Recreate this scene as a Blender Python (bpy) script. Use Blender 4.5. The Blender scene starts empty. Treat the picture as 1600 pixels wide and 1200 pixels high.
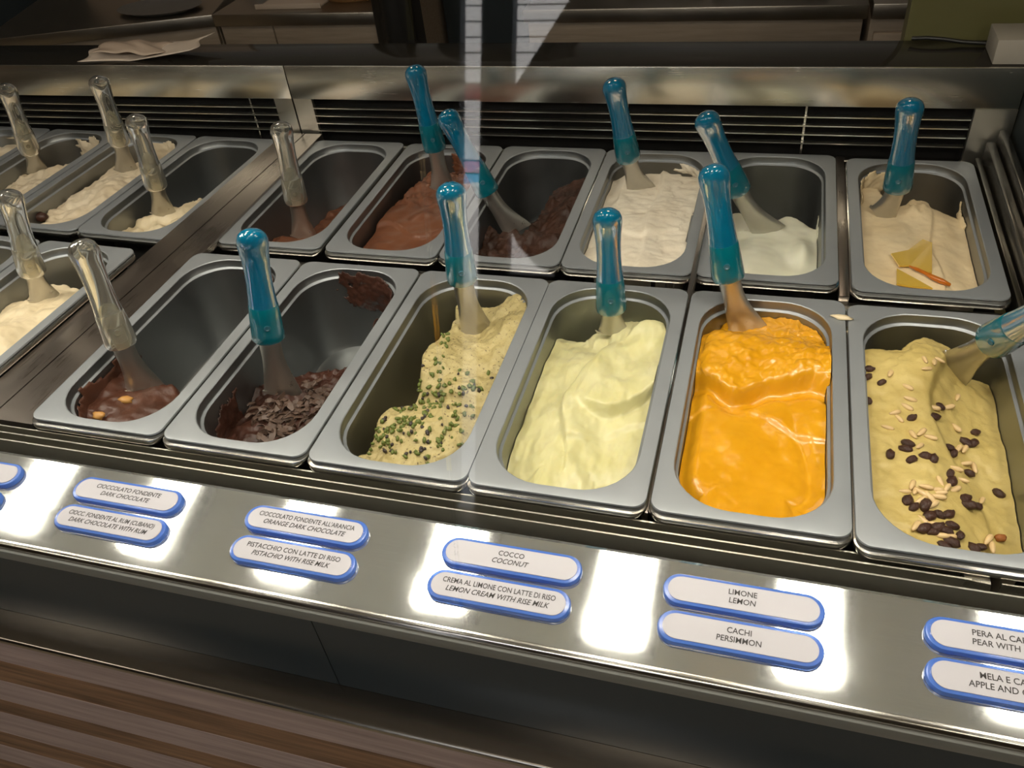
import bpy, bmesh, math, random
import numpy as np
from mathutils import Vector, Matrix

# ------------------------------------------------------------------ camera, world, lights
SC = bpy.context.scene
COL = SC.collection
SC.view_settings.view_transform = 'Standard'
SC.view_settings.look = 'None'
SC.view_settings.exposure = 0.0
SC.view_settings.gamma = 1.0
SC.view_settings.use_curve_mapping = False

ROT = np.array([[0.958046, 0.269607, -0.097264], [0.105229, -0.646524, -0.755601], [-0.266599, 0.713666, -0.64777]])
CAM = np.array([0.7426669, -0.4691240, 0.5535087])
FPX = 1287.28
cam = bpy.data.cameras.new('camera')
cam.sensor_width = 36.0
cam.lens = FPX / 1600 * 36
cam.clip_start = 0.01
camo = bpy.data.objects.new('camera', cam)
COL.objects.link(camo)
M4 = Matrix.Identity(4)
for i in range(3):
    M4[i][0] = ROT[0][i]; M4[i][1] = -ROT[1][i]; M4[i][2] = -ROT[2][i]; M4[i][3] = CAM[i]
camo.matrix_world = M4
SC.camera = camo

def ray(u, v):
    d = ROT.T @ np.array([(u - 800) / FPX, (v - 600) / FPX, 1.0])
    return d
def atz(u, v, z):
    d = ray(u, v); return CAM + (z - CAM[2]) / d[2] * d
def aty(u, v, y):
    d = ray(u, v); return CAM + (y - CAM[1]) / d[1] * d

W = bpy.data.worlds.new('world'); SC.world = W; W.use_nodes = True
nt = W.node_tree
for n in list(nt.nodes): nt.nodes.remove(n)
o_ = nt.nodes.new('ShaderNodeOutputWorld'); b_ = nt.nodes.new('ShaderNodeBackground')
b_.inputs[0].default_value = (0.75, 0.86, 1.0, 1); b_.inputs[1].default_value = 3.0
nt.links.new(b_.outputs[0], o_.inputs[0])

def area(name, loc, size, power, color, rot=(0, 0, 0), sy=None):
    l = bpy.data.lights.new(name, 'AREA'); l.energy = power; l.color = color
    l.shape = 'RECTANGLE'; l.size = size; l.size_y = sy or size
    o = bpy.data.objects.new(name, l); o.location = loc; o.rotation_euler = rot
    COL.objects.link(o); return o
LAMP_X = [-0.655, -0.40, -0.148, 0.105, 0.361, 0.614, 0.861, 1.11]
LAMP_POWER = 1.15
WARM = (1.0, 0.91, 0.77)
for x in LAMP_X:                                # the front LED cluster of each lamp under the glass top
    area('lamp_light', (x, 0.054, 0.4555), 0.072, LAMP_POWER * 0.62, WARM, (0, 0, 0), 0.042)
    for q in range(6):                          # its six light lines
        area('line_light', (x - 0.034 + q * 0.0136, 0.140, 0.4620), 0.0044, LAMP_POWER * 0.38 / 6, WARM, (0, 0, 0), 0.115)
for x in (-1.6, 0.6, 1.7):                       # unseen fill lights added under the ceiling over the shop floor
    area('ceiling_fill', (x, -1.1, 1.85), 0.5, 8, (1.0, 0.85, 0.66))
for x in (-1.0, 0.6):
    area('ceiling_fill', (x, 1.25, 1.85), 0.4, 3.8, (1.0, 0.80, 0.60))  # more unseen fill, added over the back counters
sun = bpy.data.lights.new('sun', 'SUN'); sun.energy = 18.0; sun.angle = 0.05; sun.color = (1, 0.96, 0.92)
suno = bpy.data.objects.new('sun', sun); suno.rotation_euler = (math.radians(-38), math.radians(15), 0)
COL.objects.link(suno)

# ------------------------------------------------------------------ materials
def nodes(name):
    m = bpy.data.materials.new(name); m.use_nodes = True
    t = m.node_tree; b = t.nodes['Principled BSDF']
    return m, t, b
def setp(b, **k):
    for a, v in k.items():
        b.inputs[a.replace('_', ' ')].default_value = v
def objco(t, scale):
    tc = t.nodes.new('ShaderNodeTexCoord'); mp = t.nodes.new('ShaderNodeMapping')
    mp.inputs['Scale'].default_value = scale
    t.links.new(tc.outputs['Object'], mp.inputs['Vector']); return mp.outputs['Vector']
def noise(t, vec, scale, detail=4, rough=0.55):
    n = t.nodes.new('ShaderNodeTexNoise'); n.inputs['Scale'].default_value = scale
    n.inputs['Detail'].default_value = detail; n.inputs['Roughness'].default_value = rough
    t.links.new(vec, n.inputs['Vector']); return n.outputs['Fac']
def ramp(t, fac, stops):
    r = t.nodes.new('ShaderNodeValToRGB'); e = r.color_ramp.elements
    while len(e) < len(stops): e.new(0.5)
    for i, (p, c) in enumerate(stops):
        e[i].position = p; e[i].color = c if len(c) == 4 else (*c, 1)
    t.links.new(fac, r.inputs['Fac']); return r.outputs['Color']
def bump(t, b, h, strength, dist):
    n = t.nodes.new('ShaderNodeBump'); n.inputs['Strength'].default_value = strength
    n.inputs['Distance'].default_value = dist
    t.links.new(h, n.inputs['Height']); t.links.new(n.outputs['Normal'], b.inputs['Normal'])
def plain(name, col, rough=0.5, metal=0.0, **k):
    m, t, b = nodes(name); setp(b, Base_Color=(*col, 1), Roughness=rough, Metallic=metal, **k); return m
def steel(name, col, rlo, rhi, scale=(4, 260, 260), bs=0.0, metal=1.0, aniso=0.0):
    m, t, b = nodes(name)
    f = noise(t, objco(t, scale), 3.0, 5, 0.6)
    cl = noise(t, objco(t, (7, 7, 7)), 2.0, 4, 0.6)
    setp(b, Metallic=metal)
    mx = t.nodes.new('ShaderNodeMath'); mx.operation = 'ADD'
    t.links.new(f, mx.inputs[0]); t.links.new(cl, mx.inputs[1])
    hv = t.nodes.new('ShaderNodeMath'); hv.operation = 'MULTIPLY'; hv.inputs[1].default_value = 0.5
    t.links.new(mx.outputs[0], hv.inputs[0])
    c0 = tuple(x * 0.94 for x in col); c1 = tuple(min(1, x * 1.05) for x in col)
    if aniso: setp(b, Anisotropic=aniso, Anisotropic_Rotation=0.25)
    t.links.new(ramp(t, hv.outputs[0], [(0.3, c0), (0.7, c1)]), b.inputs['Base Color'])
    t.links.new(ramp(t, hv.outputs[0], [(0.3, (rlo,) * 3), (0.7, (rhi,) * 3)]), b.inputs['Roughness'])
    if bs: bump(t, b, f, bs, 0.0006)
    return m
def gelato_mat(name, c0, c1, rough=0.45, fine=160, bs=0.5, sss=0.0, spec=0.5, fleck=None, fleck_at=0.66, coat=0.0):
    m, t, b = nodes(name)
    v = objco(t, (1, 1, 1))
    big = noise(t, v, 22, 5, 0.6); sm = noise(t, v, fine, 6, 0.62)
    colr = ramp(t, big, [(0.32, c0), (0.68, c1)])
    if fleck:
        fl = noise(t, v, 330, 2, 0.5)
        msk = ramp(t, fl, [(fleck_at, (0, 0, 0)), (fleck_at + 0.05, (1, 1, 1))])
        mx = t.nodes.new('ShaderNodeMix'); mx.data_type = 'RGBA'
        t.links.new(msk, mx.inputs['Factor']); t.links.new(colr, mx.inputs['A'])
        mx.inputs['B'].default_value = (*fleck, 1); colr = mx.outputs['Result']
    t.links.new(colr, b.inputs['Base Color'])
    setp(b, Roughness=rough, Specular_IOR_Level=spec, Coat_Weight=coat, Coat_Roughness=0.15)
    if sss:
        setp(b, Subsurface_Weight=sss, Subsurface_Scale=0.004)
        b.inputs['Subsurface Radius'].default_value = (1.0, 0.7, 0.4)
    bump(t, b, sm, bs, 0.0012)
    return m
def clear_mat(name, tint, refl, rough=0.02):
    """thin clear sheet: see-through with a Fresnel mirror layer"""
    m = bpy.data.materials.new(name); m.use_nodes = True; t = m.node_tree
    for n in list(t.nodes): t.nodes.remove(n)
    o = t.nodes.new('ShaderNodeOutputMaterial'); mix = t.nodes.new('ShaderNodeMixShader')
    tr = t.nodes.new('ShaderNodeBsdfTransparent'); gl = t.nodes.new('ShaderNodeBsdfGlossy')
    fr = t.nodes.new('ShaderNodeFresnel'); fr.inputs['IOR'].default_value = refl
    tr.inputs['Color'].default_value = (*tint, 1); gl.inputs['Roughness'].default_value = rough
    # no refraction in a thin sheet: the far side uses the inverse index so that both faces mirror alike
    ge = t.nodes.new('ShaderNodeNewGeometry'); mi = t.nodes.new('ShaderNodeMix')
    mi.inputs['A'].default_value = refl; mi.inputs['B'].default_value = 1.0 / refl
    t.links.new(ge.outputs['Backfacing'], mi.inputs['Factor']); t.links.new(mi.outputs['Result'], fr.inputs['IOR'])
    t.links.new(fr.outputs[0], mix.inputs[0]); t.links.new(tr.outputs[0], mix.inputs[1])
    t.links.new(gl.outputs[0], mix.inputs[2]); t.links.new(mix.outputs[0], o.inputs['Surface'])
    return m
def emit(name, col, s):
    m, t, b = nodes(name); setp(b, Base_Color=(0.8, 0.8, 0.8, 1), Emission_Color=(*col, 1), Emission_Strength=s); return m
def wood(name, c0, c1, scale=(3, 60, 60), rough=0.55):
    m, t, b = nodes(name)
    f = noise(t, objco(t, scale), 2.0, 6, 0.62)
    t.links.new(ramp(t, f, [(0.3, c0), (0.7, c1)]), b.inputs['Base Color'])
    setp(b, Roughness=rough); bump(t, b, f, 0.15, 0.001); return m

MAT = {}
MAT['steel'] = steel('brushed_steel', (0.62, 0.60, 0.55), 0.20, 0.34)
MAT['strip'] = steel('label_strip_steel', (0.66, 0.68, 0.67), 0.05, 0.08, metal=0.87)
MAT['plate'] = steel('back_plate_steel', (0.78, 0.75, 0.66), 0.24, 0.28)
MAT['bright'] = steel('polished_steel', (0.74, 0.72, 0.68), 0.12, 0.22)
MAT['divider'] = steel('divider_steel', (0.40, 0.355, 0.32), 0.24, 0.36, scale=(700, 5, 700))
MAT['pan'] = steel('shaded_pan_steel', (0.29, 0.30, 0.30), 0.36, 0.42, scale=(14, 14, 14))  # tub interior: same steel as the rim, kept darker for its shade
MAT['rim'] = steel('lit_pan_steel', (0.30, 0.32, 0.338), 0.42, 0.48, scale=(14, 14, 14), metal=0.5)  # same steel as the tub; rim and step brightness put into the material
MAT['blade'] = steel('blade_steel', (0.50, 0.48, 0.43), 0.26, 0.34, scale=(40, 40, 40), metal=0.92)
MAT['dark'] = plain('dark_void', (0.006, 0.006, 0.006), 0.9, Specular_IOR_Level=0.1)
MAT['slat'] = plain('slat_metal', (0.80, 0.78, 0.70), 0.30, 1.0)
MAT['rail'] = plain('dark_rail_steel', (0.28, 0.265, 0.24), 0.24, 1.0)
MAT['post'] = plain('post_steel', (0.50, 0.49, 0.44), 0.34, 1.0)
MAT['fascia'] = plain('black_glass_fascia', (0.032, 0.043, 0.050), 0.22, Specular_IOR_Level=0.10)
MAT['rubber'] = plain('grey_gasket', (0.16, 0.17, 0.16), 0.5)
MAT['shelf'] = plain('dark_glossy_shelf', (0.018, 0.016, 0.013), 0.10, Specular_IOR_Level=0.25)
MAT['glass'] = clear_mat('thin_glass', (0.975, 0.985, 0.98), 1.48)
MAT['cover'] = clear_mat('clear_cover', (0.97, 0.97, 0.98), 1.16, 0.08)
MAT['plank_light'] = wood('whitewashed_plank', (0.25, 0.19, 0.18), (0.44, 0.35, 0.335))
MAT['plank_brown'] = wood('brown_plank', (0.07, 0.032, 0.014), (0.31, 0.175, 0.095))
MAT['drawer'] = wood('washed_drawer_front', (0.27, 0.215, 0.16), (0.37, 0.30, 0.23), (4, 40, 60))
MAT['worktop'] = steel('worktop_steel', (0.40, 0.36, 0.31), 0.3, 0.42)
MAT['olive'] = plain('olive_panel', (0.10, 0.095, 0.035), 0.35)
MAT['box'] = plain('pale_grey_box', (0.30, 0.275, 0.235), 0.6)
MAT['cable'] = plain('black_cable', (0.008, 0.008, 0.008), 0.4)
MAT['paper'] = plain('translucent_paper', (0.55, 0.47, 0.40), 0.4)
MAT['bag'] = plain('clear_bag', (0.45, 0.36, 0.29), 0.25)
MAT['card'] = plain('white_card', (0.50, 0.49, 0.535), 0.55)
MAT['ink'] = plain('black_ink', (0.02, 0.02, 0.025), 0.6)
MAT['blue'] = plain('blue_plastic', (0.09, 0.24, 0.80), 0.18, Transmission_Weight=0.35, IOR=1.4)
MAT['handle'] = plain('blue_clear_handle', (0.001, 0.155, 0.285), 0.06, Transmission_Weight=0.45, IOR=1.38, Specular_IOR_Level=0.7)
MAT['collar'] = plain('teal_collar', (0.0, 0.12, 0.16), 0.12, Transmission_Weight=0.25, IOR=1.38)
MAT['handle_clear'] = plain('clear_handle', (0.86, 0.85, 0.77), 0.06, Transmission_Weight=0.95, IOR=1.30)
MAT['collar_clear'] = plain('clear_collar', (0.70, 0.66, 0.52), 0.08, Transmission_Weight=0.85, IOR=1.30)
MAT['rivet'] = plain('rivet', (0.02, 0.10, 0.14), 0.3)
MAT['led'] = emit('led_line', (1.0, 0.95, 0.86), 4.0)
MAT['lampbody'] = plain('lamp_body', (0.10, 0.10, 0.10), 0.4)
MAT['lampbar'] = plain('lamp_bar_paint', (0.75, 0.75, 0.72), 0.5)
MAT['floor'] = plain('cream_floor', (0.55, 0.47, 0.34), 0.35)
MAT['ceil'] = plain('ceiling_paint', (0.60, 0.57, 0.52), 0.8)
MAT['wall_tile'] = plain('pale_wall_tile', (0.55, 0.58, 0.60), 0.3)
MAT['wall_dark'] = plain('dark_wall', (0.035, 0.030, 0.026), 0.6)
MAT['wall_warm'] = plain('warm_wall', (0.30, 0.23, 0.16), 0.7)
MAT['choc'] = gelato_mat('dark_chocolate_gelato', (0.028, 0.010, 0.006), (0.062, 0.024, 0.015), 0.36, 190, 0.8, spec=0.35)
MAT['choc_hazel'] = gelato_mat('chocolate_gelato', (0.055, 0.020, 0.011), (0.095, 0.037, 0.022), 0.34, 190, 0.6, spec=0.4)
MAT['choc_milk'] = gelato_mat('milk_chocolate_gelato', (0.14, 0.048, 0.022), (0.19, 0.072, 0.034), 0.34, 120, 0.3)
MAT['choc_rough'] = gelato_mat('rough_dark_gelato', (0.026, 0.010, 0.005), (0.062, 0.024, 0.013), 0.42, 210, 1.0, spec=0.35)
MAT['flake'] = gelato_mat('chocolate_flake', (0.050, 0.026, 0.016), (0.135, 0.085, 0.062), 0.5, 300, 0.4)
MAT['pist'] = gelato_mat('pistachio_gelato', (0.38, 0.305, 0.125), (0.47, 0.39, 0.18), 0.5, 240, 1.0, fleck=(0.12, 0.085, 0.035), fleck_at=0.635)
MAT['pist_bit'] = plain('pistachio_bit', (0.105, 0.135, 0.022), 0.5)
MAT['pist_dark'] = plain('pistachio_skin_bit', (0.035, 0.026, 0.022), 0.5)
MAT['lemoncream'] = gelato_mat('lemon_cream_gelato', (0.56, 0.52, 0.25), (0.62, 0.585, 0.335), 0.36, 70, 0.10, sss=0.15)
MAT['persimmon'] = gelato_mat('persimmon_gelato', (0.57, 0.255, 0.004), (0.65, 0.31, 0.010), 0.24, 80, 0.25, sss=0.1, spec=0.6)
MAT['cream_pine'] = gelato_mat('yellow_cream_gelato', (0.46, 0.345, 0.105), (0.53, 0.415, 0.15), 0.45, 260, 0.35)
MAT['coconut'] = gelato_mat('coconut_gelato', (0.76, 0.67, 0.52), (0.82, 0.75, 0.61), 0.5, 200, 0.5)
MAT['lemonwhite'] = gelato_mat('white_gelato', (0.72, 0.71, 0.55), (0.78, 0.77, 0.62), 0.4, 60, 0.1, sss=0.1)
MAT['pear'] = gelato_mat('beige_gelato', (0.74, 0.575, 0.335), (0.80, 0.655, 0.415), 0.5, 180, 0.4, fleck=(0.30, 0.17, 0.07), fleck_at=0.745)
MAT['nutcream'] = gelato_mat('nut_cream_gelato', (0.60, 0.49, 0.33), (0.72, 0.62, 0.46), 0.5, 220, 0.6, fleck=(0.22, 0.13, 0.06), fleck_at=0.73)
MAT['vanilla'] = gelato_mat('vanilla_gelato', (0.62, 0.51, 0.32), (0.74, 0.63, 0.43), 0.42, 140, 0.4)
MAT['raisin'] = gelato_mat('raisin', (0.022, 0.008, 0.005), (0.075, 0.026, 0.013), 0.34, 600, 1.0)
MAT['raisin_gold'] = gelato_mat('golden_raisin', (0.25, 0.075, 0.012), (0.34, 0.12, 0.02), 0.3, 600, 0.8)
MAT['pine'] = gelato_mat('pine_nut', (0.56, 0.38, 0.17), (0.70, 0.52, 0.28), 0.36, 200, 0.1)
MAT['walnut'] = gelato_mat('nut_piece', (0.42, 0.20, 0.045), (0.55, 0.30, 0.09), 0.4, 300, 0.6)
MAT['pearslice'] = plain('candied_pear', (0.78, 0.50, 0.06), 0.22, Transmission_Weight=0.35, IOR=1.35)
MAT['syrup'] = plain('caramel_strip', (0.60, 0.17, 0.01), 0.15, Transmission_Weight=0.3)
MAT['tanwood'] = wood('tan_wood', (0.16, 0.075, 0.02), (0.30, 0.155, 0.05))
MAT['white'] = plain('white_plaster', (0.75, 0.72, 0.70), 0.7)
MAT['whitepanel'] = plain('pale_panel', (0.42, 0.35, 0.29), 0.5)
MAT['brick'] = plain('pale_facade_block', (0.72, 0.69, 0.66), 0.8)
MAT['facade_red'] = plain('dark_red_board', (0.16, 0.02, 0.03), 0.7)
MAT['facade_blue'] = plain('light_blue_board', (0.20, 0.45, 0.75), 0.7)
MAT['facade_pink'] = plain('pink_board', (0.62, 0.30, 0.40), 0.7)
MAT['terracotta'] = plain('terracotta_plaster', (0.55, 0.20, 0.12), 0.8)

# ------------------------------------------------------------------ mesh helpers
def link(name, me, mat, parent=None, smooth=None):
    if isinstance(mat, str): mat = MAT[mat]
    if mat is not None and not me.materials: me.materials.append(mat)
    if smooth is not None:
        me.polygons.foreach_set('use_smooth', [True] * len(me.polygons))
        me.set_sharp_from_angle(angle=math.radians(smooth))
    o = bpy.data.objects.new(name, me); COL.objects.link(o)
    if parent: o.parent = parent
    return o
def pyd(name, v, f, mat, parent=None, smooth=None):
    me = bpy.data.meshes.new(name)
    me.from_pydata([tuple(map(float, p)) for p in v], [], [tuple(map(int, q)) for q in f]); me.update()
    return link(name, me, mat, parent, smooth)
def empty(name, loc=(0, 0, 0), rot=(0, 0, 0)):
    o = bpy.data.objects.new(name, None); o.empty_display_size = 0.02
    o.location = loc; o.rotation_euler = rot; COL.objects.link(o); return o
def tag(o, label, cat, group=None):
    o['label'] = label; o['category'] = cat
    if group: o['group'] = group
    return o
def struct(o): o['kind'] = 'structure'; return o
def box(name, x0, x1, y0, y1, z0, z1, mat, parent=None, bev=0.0, seg=2):
    bm = bmesh.new()
    vs = [bm.verts.new((x, y, z)) for x in (x0, x1) for y in (y0, y1) for z in (z0, z1)]
    for f in ((0, 1, 3, 2), (4, 6, 7, 5), (0, 4, 5, 1), (2, 3, 7, 6), (0, 2, 6, 4), (1, 5, 7, 3)):
        bm.faces.new([vs[i] for i in f])
    bmesh.ops.recalc_face_normals(bm, faces=bm.faces)
    if bev:
        bmesh.ops.bevel(bm, geom=list(bm.edges), offset=bev, segments=seg, profile=0.5, affect='EDGES')
    me = bpy.data.meshes.new(name); bm.to_mesh(me); bm.free()
    return link(name, me, mat, parent, 40 if bev else None)
def prism_x(name, prof, x0, x1, mat, parent=None, smooth=None):
    """extrude a (y, z) profile polygon along x"""
    n = len(prof); v = [(x0, y, z) for y, z in prof] + [(x1, y, z) for y, z in prof]
    f = [(i, (i + 1) % n, n + (i + 1) % n, n + i) for i in range(n)] + [tuple(range(n))[::-1], tuple(range(n, 2 * n))]
    o = pyd(name, v, f, mat, parent, smooth)
    bm = bmesh.new(); bm.from_mesh(o.data); bmesh.ops.recalc_face_normals(bm, faces=bm.faces); bm.to_mesh(o.data); bm.free()
    return o
def hexa(name, pts, mat, parent=None):
    """8 points: bottom four, then top four"""
    f = [(3, 2, 1, 0), (4, 5, 6, 7), (0, 1, 5, 4), (1, 2, 6, 5), (2, 3, 7, 6), (3, 0, 4, 7)]
    return pyd(name, pts, f, mat, parent)
def rrect(x0, x1, y0, y1, r, n=9):
    """counter-clockwise rounded rectangle starting on the front-left corner arc"""
    out = []
    for cx, cy, a0 in ((x0 + r, y0 + r, math.pi), (x1 - r, y0 + r, 1.5 * math.pi), (x1 - r, y1 - r, 0), (x0 + r, y1 - r, math.pi / 2)):
        for k in range(n):
            a = a0 + math.pi / 2 * k / (n - 1)
            out.append((cx + r * math.cos(a), cy + r * math.sin(a)))
    return out
def loft(name, loops, mat, parent=None, smooth=35, cap0=False, cap1=False):
    n = len(loops[0]); v = [p for l in loops for p in l]; f = []
    for k in range(len(loops) - 1):
        for i in range(n):
            j = (i + 1) % n
            f.append((k * n + i, k * n + j, (k + 1) * n + j, (k + 1) * n + i))
    if cap0: f.append(tuple(range(n))[::-1])
    if cap1: f.append(tuple(range((len(loops) - 1) * n, len(loops) * n)))
    return pyd(name, v, f, mat, parent, smooth)
def tube(name, pts, rad, mat, parent=None, n=8, cap=True):
    pts = [Vector(p) for p in pts]; loops = []
    for i, p in enumerate(pts):
        d = (pts[min(i + 1, len(pts) - 1)] - pts[max(i - 1, 0)]).normalized()
        a = d.orthogonal().normalized() if i == 0 else (a - d * a.dot(d)).normalized()
        b = d.cross(a); r = rad[i] if hasattr(rad, '__len__') else rad
        loops.append([p + (a * math.cos(2 * math.pi * k / n) + b * math.sin(2 * math.pi * k / n)) * r for k in range(n)])
    return loft(name, loops, mat, parent, 50, cap, cap)

# ---- numpy value noise
def vnoise(x, y, seed):
    xi = np.floor(x).astype(np.int64); yi = np.floor(y).astype(np.int64); xf = x - xi; yf = y - yi
    def h(a, b):
        n = (a * 374761393 + b * 668265263 + seed * 1442695041) & 0xffffffff
        n = ((n ^ (n >> 13)) * 1274126177) & 0xffffffff
        return ((n ^ (n >> 16)) & 0xffff) / 65535.0
    u = xf * xf * (3 - 2 * xf); w = yf * yf * (3 - 2 * yf)
    return (h(xi, yi) * (1 - u) + h(xi + 1, yi) * u) * (1 - w) + (h(xi, yi + 1) * (1 - u) + h(xi + 1, yi + 1) * u) * w
def fbm(x, y, sc, seed, oc=4):
    x = np.asarray(x, float); y = np.asarray(y, float)
    s = 0; a = 0.5
    for k in range(oc):
        s = s + a * (vnoise(x * sc * 2 ** k + 17.3 * k + seed, y * sc * 2 ** k + 9.1 * k, seed + k) - 0.5); a *= 0.5
    return s
def sst(e0, e1, x):
    t = np.clip((x - e0) / (e1 - e0), 0, 1); return t * t * (3 - 2 * t)
def gau(x, y, cx, cy, sx, sy):
    return np.exp(-((x - cx) / sx) ** 2 - ((y - cy) / sy) ** 2)

# ------------------------------------------------------------------ room shell
FZ = -0.93; CZ = 1.9
struct(box('floor', -3.6, 2.4, -2.2, 2.6, FZ - 0.05, FZ, 'floor'))
struct(box('ceiling', -3.6, 2.4, -2.2, 2.6, CZ, CZ + 0.05, 'ceil'))
struct(box('wall_left', -3.65, -3.6, -2.2, 2.6, FZ, CZ, 'wall_warm'))
struct(box('wall_right', 2.4, 2.45, -2.2, 2.6, FZ, CZ, 'wall_warm'))
struct(box('wall_back', -3.6, 2.4, 2.6, 2.65, FZ, CZ, 'wall_tile'))
# street side: dark shopfront with one narrow open door
fw = empty('wall_front'); struct(fw)
def wallpoly(name, pts):
    n = len(pts); v = [(x, -2.2, z) for x, z in pts] + [(x, -2.25, z) for x, z in pts]
    return pyd(name, v, [tuple(range(n)), tuple(range(n, 2 * n))[::-1]] + [(i, n + i, n + (i + 1) % n, (i + 1) % n) for i in range(n)], 'wall_dark', fw)
box('wall_section', -3.6, -0.206, -2.25, -2.2, FZ, CZ, 'wall_dark', fw)
box('door_post', -0.137, -0.037, -2.25, -2.2, FZ, CZ, 'wall_dark', fw)
wallpoly('lower_blocker', [(-0.037, FZ), (2.4, FZ), (2.4, -0.065), (-0.037, -0.065)])  # unseen panel added to bound the white patch mirrored in the glass
wallpoly('silhouette_blocker', [(-0.037, 0.095), (0.0, 0.03), (0.06, -0.03), (0.14, -0.065), (2.4, -0.065), (2.4, CZ), (0.88, CZ), (0.136, 0.76), (-0.037, 0.50)])  # unseen panel added to cut the mirrored street as the viewer's body would

# ------------------------------------------------------------------ display case
case = empty('display_case', (0, 0, FZ))
tag(case, 'long stainless steel gelato display case with slanted front glass and plank-clad front', 'display case')
def cpart(o):
    o.parent = case; o.location.z -= FZ; return o
CX0, CX1 = -1.25, 1.075
TILT = math.radians(6.5)
SY0, SZ0 = -0.046, -0.006
SLEN = 0.092
SY1 = SY0 - SLEN * math.cos(TILT); SZ1 = SZ0 - SLEN * math.sin(TILT)
cpart(prism_x('label_strip', [(SY0, SZ0), (SY0 + 0.003, SZ0 - 0.001), (SY0 + 0.003, SZ0 - 0.045), (SY1, SZ0 - 0.06), (SY1, SZ1)], CX0, CX1, 'strip'))
so = bpy.data.objects['label_strip'].data; uvl = so.uv_layers.new(name='UVMap')
for lp_ in so.loops:
    c_ = so.vertices[lp_.vertex_index].co; uvl.data[lp_.index].uv = (c_.x, c_.y)
cpart(prism_x('glass_rail', [(SY1, SZ1), (SY1 - 0.0005, SZ1 + 0.0015), (SY1 - 0.005, SZ1 + 0.002), (SY1 - 0.0065, SZ1 + 0.0005), (SY1 - 0.007, SZ1 - 0.012), (SY1, SZ1 - 0.014)], CX0, CX1, 'bright', None, 60))
cpart(box('gasket', CX0, CX1, SY1 - 0.0105, SY1 - 0.0068, SZ1 - 0.016, SZ1 - 0.0035, 'rubber', None, 0.001))
FY = SY1 - 0.0095
for a, b in ((CX0, 0.4145), (0.4155, CX1)):
    cpart(box('fascia_panel', a, b, FY, FY + 0.02, -0.137, SZ1 - 0.0165, 'fascia'))
LY = FY - 0.032
cpart(prism_x('lower_ledge', [(FY + 0.005, -0.1375), (LY + 0.003, -0.1375), (LY + 0.0008, -0.1385), (LY, -0.141), (LY + 0.0005, -0.145), (FY + 0.005, -0.147)], CX0, CX1, 'rail', None, 50))
# plank cladding of the counter front: alternating whitewashed and brown boards
PY = LY + 0.006
pv = [1010, 1033, 1063, 1093, 1112, 1143, 1163, 1186, 1215, 1240]
pz = [-0.1485] + [float(aty(0, v, PY)[2]) for v in pv[1:]]
k = 0
while pz[-1] > FZ + 0.12: pz.append(pz[-1] - (0.058 if len(pz) % 2 else 0.046))
for i in range(len(pz) - 1):
    cpart(box('plank', CX0, CX1, PY, PY + 0.016, pz[i + 1] + 0.0007, pz[i], 'plank_light' if i % 2 == 0 else 'plank_brown', None, 0.0006, 1))
cpart(box('carcass', CX0, CX1, PY + 0.017, 0.70, FZ + 0.10, -0.24, 'dark'))
cpart(box('plinth', CX0, CX1, -0.12, 0.68, FZ, FZ + 0.099, 'dark'))
cpart(box('well_floor', CX0, CX1, -0.04, 0.76, -0.20, -0.19, 'dark'))
cpart(box('well_front_wall', CX0, CX1, -0.04, -0.034, -0.19, -0.07, 'dark'))
# three thin air-grille blades in front of the pans
for yb, xe in ((-0.0035, 0.925), (-0.0125, 0.931), (-0.0225, CX1)):
    cpart(box('front_grille_blade', CX0, xe, yb - 0.0008, yb + 0.0008, -0.050, -0.0125, 'slat'))
cpart(box('front_grille_blade', 0.952, CX1, -0.0131, -0.0119, -0.050, -0.0125, 'steel'))
cpart(hexa('blade_bracket', [(0.926, -0.014, -0.03), (0.946, -0.016, -0.03), (0.946, -0.005, -0.03), (0.926, -0.003, -0.03), (0.926, -0.013, -0.013), (0.944, -0.015, -0.0125), (0.944, -0.006, -0.0125), (0.926, -0.003, -0.013)], 'steel'))
# bars between pans and the double divider to the left module
cpart(box('divider_bar', 0.6705, 0.6765, 0.004, 0.73, -0.030, -0.010, 'divider', None, 0.001))
cpart(box('divider_bar', 0.8405, 0.8520, 0.380, 0.74, -0.034, -0.024, 'divider', None, 0.001))
cpart(box('cross_bar', -0.02, 1.02, 0.345, 0.380, -0.060, -0.032, 'steel', None, 0.001))
def slabxy(name, pts, z0, z1, mat):
    return cpart(hexa(name, [(x, y, z0) for x, y in pts] + [(x, y, z1) for x, y in pts], mat))
slabxy('divider_plate', [(-0.0545, 0.004), (0.0035, 0.004), (0.0005, 0.742), (-0.0315, 0.742)], -0.022, -0.0125, 'divider')
slabxy('divider_plate', [(-0.0985, 0.004), (-0.0565, 0.004), (-0.0335, 0.742), (-0.0725, 0.742)], -0.022, -0.0125, 'divider')
slabxy('cover_plate', [(CX0, 0.004), (-0.440, 0.016), (-0.428, 0.375), (CX0, 0.375)], -0.022, -0.0125, 'divider')
slabxy('cover_plate', [(CX0, 0.380), (-0.772, 0.408), (-0.760, 0.742), (CX0, 0.742)], -0.036, -0.028, 'divider')
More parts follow.
